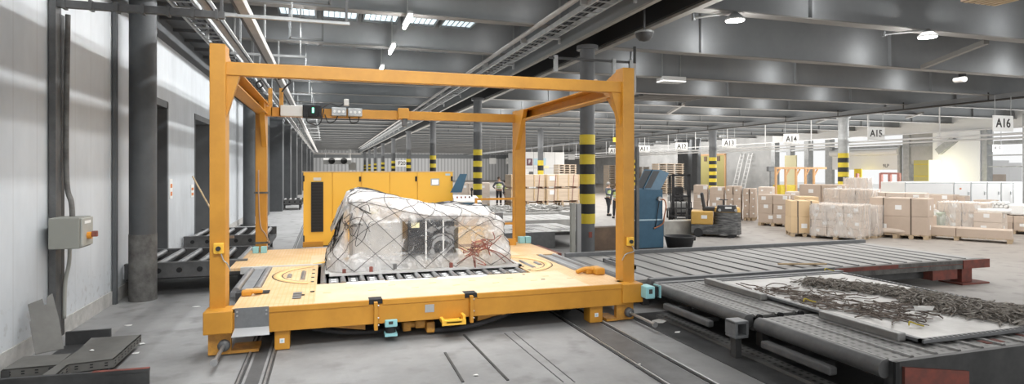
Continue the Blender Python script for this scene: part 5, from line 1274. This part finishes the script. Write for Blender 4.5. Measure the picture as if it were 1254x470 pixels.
# wooden crates
gl, gr_ = G(622, 253.5), G(711, 253.5)
yc = (gl.y+gr_.y)/2; x0, x1 = gl.x, onY(711, 240, yc).x
for i in range(2):
    xa = x0+(x1-x0)*i/2; xb = x0+(x1-x0)*(i+1)/2-.08; cx = (xa+xb)/2
    pallet_at((cx, yc+.7, 0), 0, xb-xa, 1.3, 'wooden pallet under the '+['left', 'right']+[] if False else 'wooden pallet under the '+['left', 'right'][i]+' wooden crates', .3)
    for k in range(2):
        t = thing('wooden_crate', (cx, yc+.7, .3+k*.92), ['lower', 'upper'][k]+' '+['left', 'right'][i]+' pale wooden crate of the four stacked behind the roller deck', 'crate', 'wooden crates stacked in four')
        z = .3+k*.92
        MB().bbox(xa, xb, yc+.05, yc+1.35, z+.1, z+.88, .01).build('case', 'crate', t)
        m = MB()
        for f in (0, .33, .66, .97): m.box(xa+(xb-xa)*f, xa+(xb-xa)*f+.08, yc+.02, yc+.05, z+.1, z+.88)
        m.build('batten', 'wood', t)
        m = MB()
        for f in (.02, .46, .92): m.box(xa+(xb-xa)*f, xa+(xb-xa)*f+.14, yc+.05, yc+1.3, z, z+.1)
        m.build('skid', 'carton_dark', t)
        B(xa+(xb-xa)*.1, xa+(xb-xa)*.25, yc+.03, yc+.045, z+.5, z+.78).build('shipping_label', 'label', t)
    for f in (.25, .8): 
        x = xa+(xb-xa)*f; m = MB(); m.tube([(x-.1, yc-.02, .0), (x, yc-.01, 1.2), (x+.08, yc, 2.1)], .02, 6); m.build('tie_strap', 'strap_red', label='reddish tie strap down the '+['left', 'right'][i]+' crates, '+('left' if f < .5 else 'right')+' one', cat='strap', group='tie straps on the crates')
stack(560, 600, 252, 224, 1.5, 3, 2, 'carton_pale', 'pale goods far behind the cabinet and banded column', 0, lab=1)
# stacked pallets in the far middle (reddish lattice)
for k, (u0, u1, vb, vt, y) in enumerate(((684, 706, 236, 201, 50), (745, 772, 240, 202, 60), (806, 838, 245, 200, 52), (768, 796, 240, 204, 66))):
    a, b = onY(u0, vb, y), onY(u1, vt, y); t = thing('pallet_stack', ((a.x+b.x)/2, y, 0), ['tall stack of pallets right of the pale cabin', 'pale pallet stack behind the two standing workers', 'tall stack of reddish pallets behind the forklift', 'distant pallet stack behind the hopper lid'][k], 'pallet stack')
    n = 14; h = b.z/n
    m = MB()
    for i in range(n):
        m.box(a.x, b.x, y, y+1.2, i*h+h*.6, i*h+h*.85)
        for f in (0, .3, .6, .92): m.box(a.x+(b.x-a.x)*f, a.x+(b.x-a.x)*f+.12, y, y+1.2, i*h, i*h+h*.6)
    m.build('boards', 'crate', t)

# ================================================================== SIGNS
def hsign(txt, x, y, z, w_, h, label, ztop=6.0, ts=None, cat='sign', mb='sign_white', mi='sign_ink'):
    t = thing('hanging_sign', (x, y, z-h/2), label, cat, 'hanging bay signs')
    B(x-w_/2, x+w_/2, y, y+.03, z-h/2, z+h/2).build('board', mb, t)
    if txt:
      m = MB(); text(m, txt, ts or h*.78, Matrix.Translation((x, y-.006, z)) @ FRONT); m.build('lettering', mi, t)
    for f in (-.4, .4): B(x+f*w_-.012, x+f*w_+.012, y+.005, y+.025, z+h/2, ztop).build('hanger', 'galv', t)
XS = 30.8
for k, n in enumerate(('A16', 'A15', 'A14', 'A13', 'A12', 'A11', 'A10')):
    y = [18.6, 26.4, 33.0, 39.6, 46.2, 52.8, 59.4, 66][k]
    hsign(n, XS-(1.6 if k == 0 else 0), y, 4.53+(-.03 if k == 0 else 0), 1.3, .72, 'white hanging bay sign reading '+n, 5.75)
p = onY(1221.5, 181.5, 28.5); hsign('A19', p.x, 28.5, p.z, .95, .5, 'smaller white sign reading A19 in front of the bright opening', 5.9)
p = onY(492, 200, 100); hsign('F20', p.x, 100, p.z, 2.2, 1.1, 'distant white sign reading F20 beyond the column row', 6.5)
for k, u in enumerate((603.5, 624, 674, 700)):
    p = onY(u, [197, 197, 194, 192][k], 60); hsign('', p.x, 60, p.z, .75, .62, 'small distant white bay sign, '+ordn[k]+' of four left of the near banded column', 6.0)
p = onY(754, 171, 40); hsign('', p.x, 40, p.z, .45, .35, 'small yellow hanging sign left of the yellow post', 6.0, mb='stripe_yellow')
# pipes carrying the signs
t = thing('pipe_run', (XS, 40, 4.1), 'white double pipe run below the hanging bay signs', 'pipe')
for x, z, r in ((XS+.3, 4.12, .055), (XS+.3, 4.42, .04), (XS+.75, 3.95, .05)): MB().cyl((x, 12, z), (x, 90, z), r, 8).build('pipe', 'pipe_white', t)
for k in range(18): B(XS+.28, XS+.32, 14.2+4.333*k, 14.25+4.333*k, 4.1, 6.0).build('hanger', 'pipe_white', t)
t = thing('sprinkler_pipe', (XS-.6, 40, 5.7), 'thin dark sprinkler pipe under the right roof', 'pipe')
MB().cyl((XS-.6, 8, 5.7), (XS-.6, 100, 5.7), .05, 8).build('pipe', 'pipe_dark', t)
for k in range(20): B(XS-.62, XS-.58, 11.2+4.333*k, 11.24+4.333*k, 5.7, 6.1).build('hanger', 'pipe_dark', t)

# ================================================================== FAR BACKGROUND ON THE RIGHT
# pale cabin with F sign
y = 54; a, b = onY(641, 236, y), onY(691, 186, y)
t = thing('site_cabin', ((a.x+b.x)/2, y, 0), 'pale panelled cabin with a dark F sign and two blue signs', 'cabin')
B(a.x, b.x, y, y+5, 0, 4.15).build('wall_panels', 'concrete_white', t)
m = MB()
for f in (.24, .5, .76): m.box(a.x+(b.x-a.x)*f, a.x+(b.x-a.x)*f+.04, y-.01, y, 0, 4.15)
m.box(a.x, b.x, y-.01, y, 2.55, 2.6); m.build('panel_joint', 'concrete', t)
def pan(u0, u1, v0, v1, m_, nm, par): 
    p, q = onY(u0, v0, y-.03), onY(u1, v1, y-.03); return B(p.x, q.x, y-.04, y-.005, q.z, p.z).build(nm, m_, par), (p+q)/2
s_, c = pan(645, 652, 194, 202.5, 'sign_purple', 'letter_sign', t); m = MB(); text(m, 'F', .5, Matrix.Translation((c.x, y-.05, c.z)) @ FRONT); m.build('lettering', 'white', s_)
pan(653.5, 660, 194, 202, 'sign_blue', 'blue_sign', t); pan(661.5, 668.5, 193.5, 202, 'sign_blue', 'blue_sign', t); pan(648, 653, 210, 217, 'mid_steel', 'window', t); pan(679, 684, 210, 217, 'mid_steel', 'window', t); pan(662, 672, 203, 206, 'yellow_pale', 'yellow_panel', t)
# yellow dock door with frame in the right wall
d = thing('dock_door', (XR, 62.5, 0), 'yellow dock door in the concrete right wall', 'door')
B(XR+.05, XR+.2, 59.9, 65.1, 0, 4.2).build('door_leaf', 'yellow_door', d)
m = MB(); m.box(XR-.1, XR+.4, 59.7, 59.95, 0, 4.3); m.box(XR-.1, XR+.4, 65.05, 65.3, 0, 4.3); m.box(XR-.1, XR+.4, 59.7, 65.3, 4.2, 4.4); m.build('door_frame', 'rack_orange', d)
for y in (61.2, 63.8): B(XR-.02, XR+.05, y-.25, y+.25, 3.5, 4.1).build('hinge', 'rusty_plate', d)
# big dark columns by the door
for k, (u, y, w_) in enumerate(((843, 60, 1.6), (856, 58, .5))):
    p = onY(u, 200, y); m = B(p.x-w_/2, p.x+w_/2, y, y+1, 0, 6.0); m.build('steel_pillar', 'column', label=['broad dark steel pillar left of the yellow dock door', 'slim dark steel pillar beside the broad one'][k], cat='pillar')
# ladders leaning against the wall
for k, u in enumerate((906, 916)):
    p = onX(u, 200, XR-.6); t = thing('ladder', (XR-.6, p.y, 0), ['left', 'right'][k]+' aluminium ladder leaning at the concrete right wall', 'ladder')
    for s in (-.35, .35): m = MB(); m.bar((XR-1.4, p.y+s, 0), (XR-.2, p.y+s*.8, 4.3), .1, .1); m.build('stile', 'pipe_white', t)
    for r in range(9): MB().bar((XR-1.4+.15*r, p.y-.34, .4+r*.45), (XR-1.4+.15*r, p.y+.34, .4+r*.45), .06, .06).build('rung', 'pipe_white', t)
# half open roller shutter
p, q = onX(1019, 187, XR-.15), onX(1102, 206, XR-.15)
t = thing('roller_shutter', (XR-.15, (p.y+q.y)/2, 2.4), 'wide white roller shutter hanging half open', 'shutter')
B(XR-.25, XR-.1, q.y, p.y, 2.42, 3.75).build('curtain', 'shutter', t); MB().cyl((XR-.25, q.y, 3.95), (XR-.25, p.y, 3.95), .3, 14).build('drum', 'white', t)
m = MB(); text(m, '9LP', .4, Matrix.Translation((XR-.26, q.y+1.2, 2.75)) @ Matrix.Rotation(-PI/2, 4, 'Z') @ FRONT); m.build('lettering', 'grey_plate', t)
B(XR-.3, XR+.0, q.y-.1, q.y+.1, 0, 4.5).build('guide_rail', 'galv', t); B(XR-.3, XR+.0, p.y-.1, p.y+.1, 0, 4.5).build('guide_rail', 'galv', t)
# red framed cage below the shutter
p, q = onX(1079, 213, 43), onX(1101, 232, 43); t = thing('gate_cage', (43, (p.y+q.y)/2, 0), 'red framed gate cage below the roller shutter', 'cage')
y0, y1 = q.y, p.y
for y in (y0, (y0+y1)/2, y1): B(42.9, 43.1, y-.1, y+.1, 0, 2.15).build('post', 'red_frame', t)
for z in (2.05, 1.1): B(42.95, 43.05, y0, y1, z, z+.14).build('rail', 'red_frame', t)
p = onX(1050, 215, 43.5); MB().box(43.4, 43.6, p.y-.1, p.y+.1, 0, 2.1).build('red_post', 'red_frame', label='red post under the roller shutter', cat='post')
p, q = onX(1047, 207, 44.5), onX(1056, 217, 44.5); B(44.4, 44.5, q.y, p.y, 0, 2.5).build('partition_board', 'stripe_yellow', label='yellow panel under the roller shutter', cat='panel')
# orange timber rack in front of wall
y = 42; a, b = onY(950, 215, y), onY(1008, 191, y)
t = thing('timber_rack', ((a.x+b.x)/2, y, 0), 'orange timber rack frame with yellow base behind the cartons', 'rack')
zt = onY(960, 207, y).z
for f in (0, .2, .42, .62, .8): x = a.x+(b.x-a.x)*f; B(x, x+.15, y, y+.15, 0, zt).build('post', 'rack_orange', t); MB().bar((x+.1, y+.07, zt-.6), (x+.5, y+.07, zt), .1, .1).build('brace', 'rack_orange', t)
B(a.x, b.x+.4, y-.02, y+.18, zt, zt+.18).build('top_beam', 'rack_orange', t)
B(a.x+.6, a.x+2.4, y+.05, y+1, 0, zt-1.4).build('base_box', 'stripe_yellow', t)
p = onY(944, 208, y-.5); MB().bbox(p.x-.3, p.x+.3, y-.6, y-.3, p.z-.12, p.z+.3, .03).box(p.x-.05, p.x+.05, y-.5, y-.4, 0, p.z-.1).build('display_stand', 'grey_plate', label='small grey monitor on a stand left of the orange rack', cat='monitor')
# yellow-white panel boxes
p, q = onX(977, 186, XR-.1), onX(963, 206, XR-.1); B(XR-.32, XR-.2, p.y, q.y, 0, 3.9).build('partition_board', 'yellow_pale', label='pale yellow panel left of the roller shutter behind the orange rack', cat='panel')
t = thing('yellow_booth', (44, 34, 0), 'tall yellow booth with pale side right of the roller shutter', 'booth')
a, b = onY(1137, 196, 32.6), onY(1151, 196, 32.6); yb = a.x/1.278
# its gold side faces the hall, the pale front faces the camera row
yb = max(yb, 33.4)
B(a.x+.02, b.x, 32.66, yb-.02, 0, a.z-.03).build('body', 'yellow_pale', t)
B(a.x, a.x+.06, 32.6, yb, 0, a.z).build('side_panel', 'yellow_door', t); B(a.x+.06, b.x, 32.6, 32.66, 0, a.z).build('front_panel', 'yellow_pale', t)
m = MB()
for z in (1.0, 1.9, 2.8): m.box(a.x-.01, a.x, 32.6, yb, z, z+.05)
m.build('side_rib', 'stripe_yellow', t)
# white containers
y = 26.5
us = [1108, 1168, 1189, 1209, 1226, 1241, 1257]
for k in range(6):
    a, b = onY(us[k], 223, y), onY(us[k+1]-.5, 223, y); yy = y; h = a.z
    t = thing('white_container', ((a.x+b.x)/2, yy, 0), ['long white container behind the cartons, leftmost of the row', 'white cabinet container with orange label, second in the row', 'white cabinet container, third in the row', 'white cabinet container, fourth in the row', 'white cabinet container, fifth in the row', 'white cabinet container at the right frame edge'][k], 'container', 'white containers in a row')
    MB().bbox(a.x, b.x, yy, yy+1.6, .05, h, .02).build('body', 'container', t)
    m = MB(); m.box(a.x, b.x, yy-.012, yy, h-.1, h-.06); m.box(a.x, a.x+.06, yy-.012, yy, .05, h); m.build('edge_trim', 'galv', t)
    if k: m = MB(); m.box(b.x-.25, b.x-.1, yy-.03, yy, h*.5, h*.62); m.build('handle', 'galv', t)
    if k == 1: B(a.x+.5, a.x+.65, yy-.012, yy, h*.72, h*.78).build('orange_label', 'orange_label', t)
    B(a.x+.05, b.x-.05, yy+.05, yy+1.5, 0, .06).build('skid', 'galv', t)
# white goods beyond the containers and tall white panels
for k, (u0, u1, vt, y, lab) in enumerate(((1152, 1204, 200, 36, 'tall white panel standing in the bright opening'), (1206, 1236, 196, 33, 'white shrouded goods beyond the white containers'), (1236, 1252, 199, 33, 'white cupboard beyond the rightmost containers'))):
    a, b = onY(u0, vt, y), onY(u1, vt, y); t = thing('partition_board' if k == 0 else 'white_goods', ((a.x+b.x)/2, y, 0), lab, 'goods'); MB().bbox(a.x, b.x, y, y+.8, .05, a.z, .04).build('body', 'haze_white', t); B(a.x+.1, b.x-.1, y+.1, y+.7, 0, .06).build('base', 'galv', t)
for u0, u1, v, y in ((1206, 1216, 214, 32.5), (1216, 1232, 213.5, 32)):
    a, b = onY(u0, v, y), onY(u1, v, y); B(a.x, b.x, y, y+.6, 0, a.z).build('carton', 'carton_pale', label='pale reddish carton standing behind the white containers, '+('left one' if u0 == 1206 else 'right one'), cat='carton')
# slanted brace; white sheet standing in for blown-out daylight at the opening
a, b = onX(1150, 186, XR-.3), onX(1170, 170, XR-.3); MB().bar(a, b, .5, .5).build('ceiling_brace', 'galv', kind='structure')
p, q = onX(1201, 176, XR-.12), onX(1143, 176, XR-.12); B(XR-.2, XR-.1, p.y, q.y, 0, 5.4).build('wall_right_glare', 'haze_white', kind='structure')
for k, y in enumerate((22.6, 25.8)): B(42.5, 42.8, y-.15, y+.15, 0, 6.0).build('slim_pillar', 'galv', label=['slim grey pillar at the right frame edge before the bright opening', 'slim grey pillar left of the A19 sign'][k], cat='pillar')
m = MB()
for z in (2.6, 3.4, 4.2): m.box(45.6, 45.7, 14, 30, z, z+.08)
struct('trim_7', m, 'galv')
# ground and bright facade outside
struct('ground_outside', B(46.4, 90, -6, 110, -.25, -.02), 'concrete_white')
# ================================================================== LIGHT
wd = bpy.data.worlds.new('World'); bpy.context.scene.world = wd; wd.use_nodes = True
bg = wd.node_tree.nodes['Background']; bg.inputs[0].default_value = (.99, 1, 1, 1); bg.inputs[1].default_value = .98
def area(loc, rot, sx, sy, e, c=(1, .98, .95), spread=PI):
    l = bpy.data.lights.new('area', 'AREA'); l.shape = 'RECTANGLE'; l.size = sx; l.size_y = sy; l.energy = e; l.color = c; l.spread = spread
    o = bpy.data.objects.new('area_light', l); col.objects.link(o); o.location = loc; o.rotation_euler = rot; return o
# ceiling light rows (downward) under the beams
area((1.8, 11.0, 6.35), (0, 0, 0), 4, 8, 315, (.97, .99, 1), 1.7)
area((2.6, 30, 6.35), (0, 0, 0), 5, 22, 900, (1, .99, .98), 2.0)
area((2.0, 75, 6.35), (0, 0, 0), 6, 60, 3500)
for x in (14, 22): area((x, 14, 5.85), (0, 0, 0), 5, 14, 700)
for x, e in ((14, 2300), (24, 2300), (36, 1300)): area((x, 38, 5.85), (0, 0, 0), 6, 28, e)
area((22, 90, 5.85), (0, 0, 0), 20, 50, 6000)
# daylight from the openings on the right
area((45, 30, 2.8), (0, PI/2, 0), 4.5, 36, 2600, (.97, .99, 1))
area((18, -4, 4), (-PI/2*-1, 0, 0), 30, 6, 380, (1, .99, .98))  # added fill from behind the camera
# added strips standing in for skylights, placed for rail shadows on the left wall
area((-.45, 24, 6.42), (0, PI/2*.55, 0), .05, 44, 620, (.97, .99, 1), 2.5)
area((-.15, 24, 6.42), (0, PI/2*.55, 0), .05, 44, 420, (.97, .99, 1), 2.5)
area((1.0, 3.0, 6.2), (math.radians(52), 0, 0), 5, 1.5, 95, (.97, .99, 1), 1.3)  # added fill from the camera side, aimed at the vehicle and its load
area((27, 8.5, 5.7), (math.radians(75), 0, 0), 7, .6, 130, (.99, 1, 1), 1.6)  # added light to brighten the hanging bay signs
area_ = [((14, 123, 4.2), (PI/2, 0, 0), 44, 3, 1500), ((41, 66, 5.2), (0, -PI/2*.9, 0), 2, 30, 1500)]  # added wall washes for the back wall and the right wall
for q in area_: area(*q)
# added upward light that brightens the far roof
area((24, 75, 4.3), (PI, 0, 0), 36, 95, 12000)
area((2.0, 85, 4.3), (PI, 0, 0), 8, 80, 3500)
for i in range(0, 7):  # right: lamps hidden between beams; left: added points for the skylight patches
    for x, e in ((-.5, 6), (5.3, 6), (11, 22), (17.5, 22), (24.5, 22)):
        l = bpy.data.lights.new('bay_light', 'POINT'); l.energy = e*(1 if i else .6); l.shadow_soft_size = .12; o = bpy.data.objects.new('bay_light', l); col.objects.link(o); o.location = (x, 9.4+4.333*i+1.2, 6.3 if x > 7 else 6.8)
for p, e in lamps:
    l = bpy.data.lights.new('lamp', 'POINT'); l.energy = e; l.shadow_soft_size = .1; o = bpy.data.objects.new('lamp_light', l); col.objects.link(o); o.location = p+V((0, 0, -.2))
# ================================================================== CAMERA
cam = bpy.data.cameras.new('Camera'); co = bpy.data.objects.new('Camera', cam); col.objects.link(co)
co.location = (0, 0, CZ); co.rotation_euler = (PI/2, 0, -TH)
cam.sensor_width = 36; cam.sensor_fit = 'HORIZONTAL'; cam.lens = F/1254*36; cam.shift_y = -(235-H0)/1254*1.0
cam.clip_end = 400
sc_ = bpy.context.scene; sc_.camera = co
sc_.view_settings.view_transform = 'Standard'; sc_.view_settings.look = 'None'; sc_.view_settings.exposure = 0.0
sc_.cycles.use_denoising = True; sc_.cycles.max_bounces = 6; sc_.cycles.transparent_max_bounces = 12; sc_.cycles.diffuse_bounces = 4
sc_.cycles.sample_clamp_indirect = 4
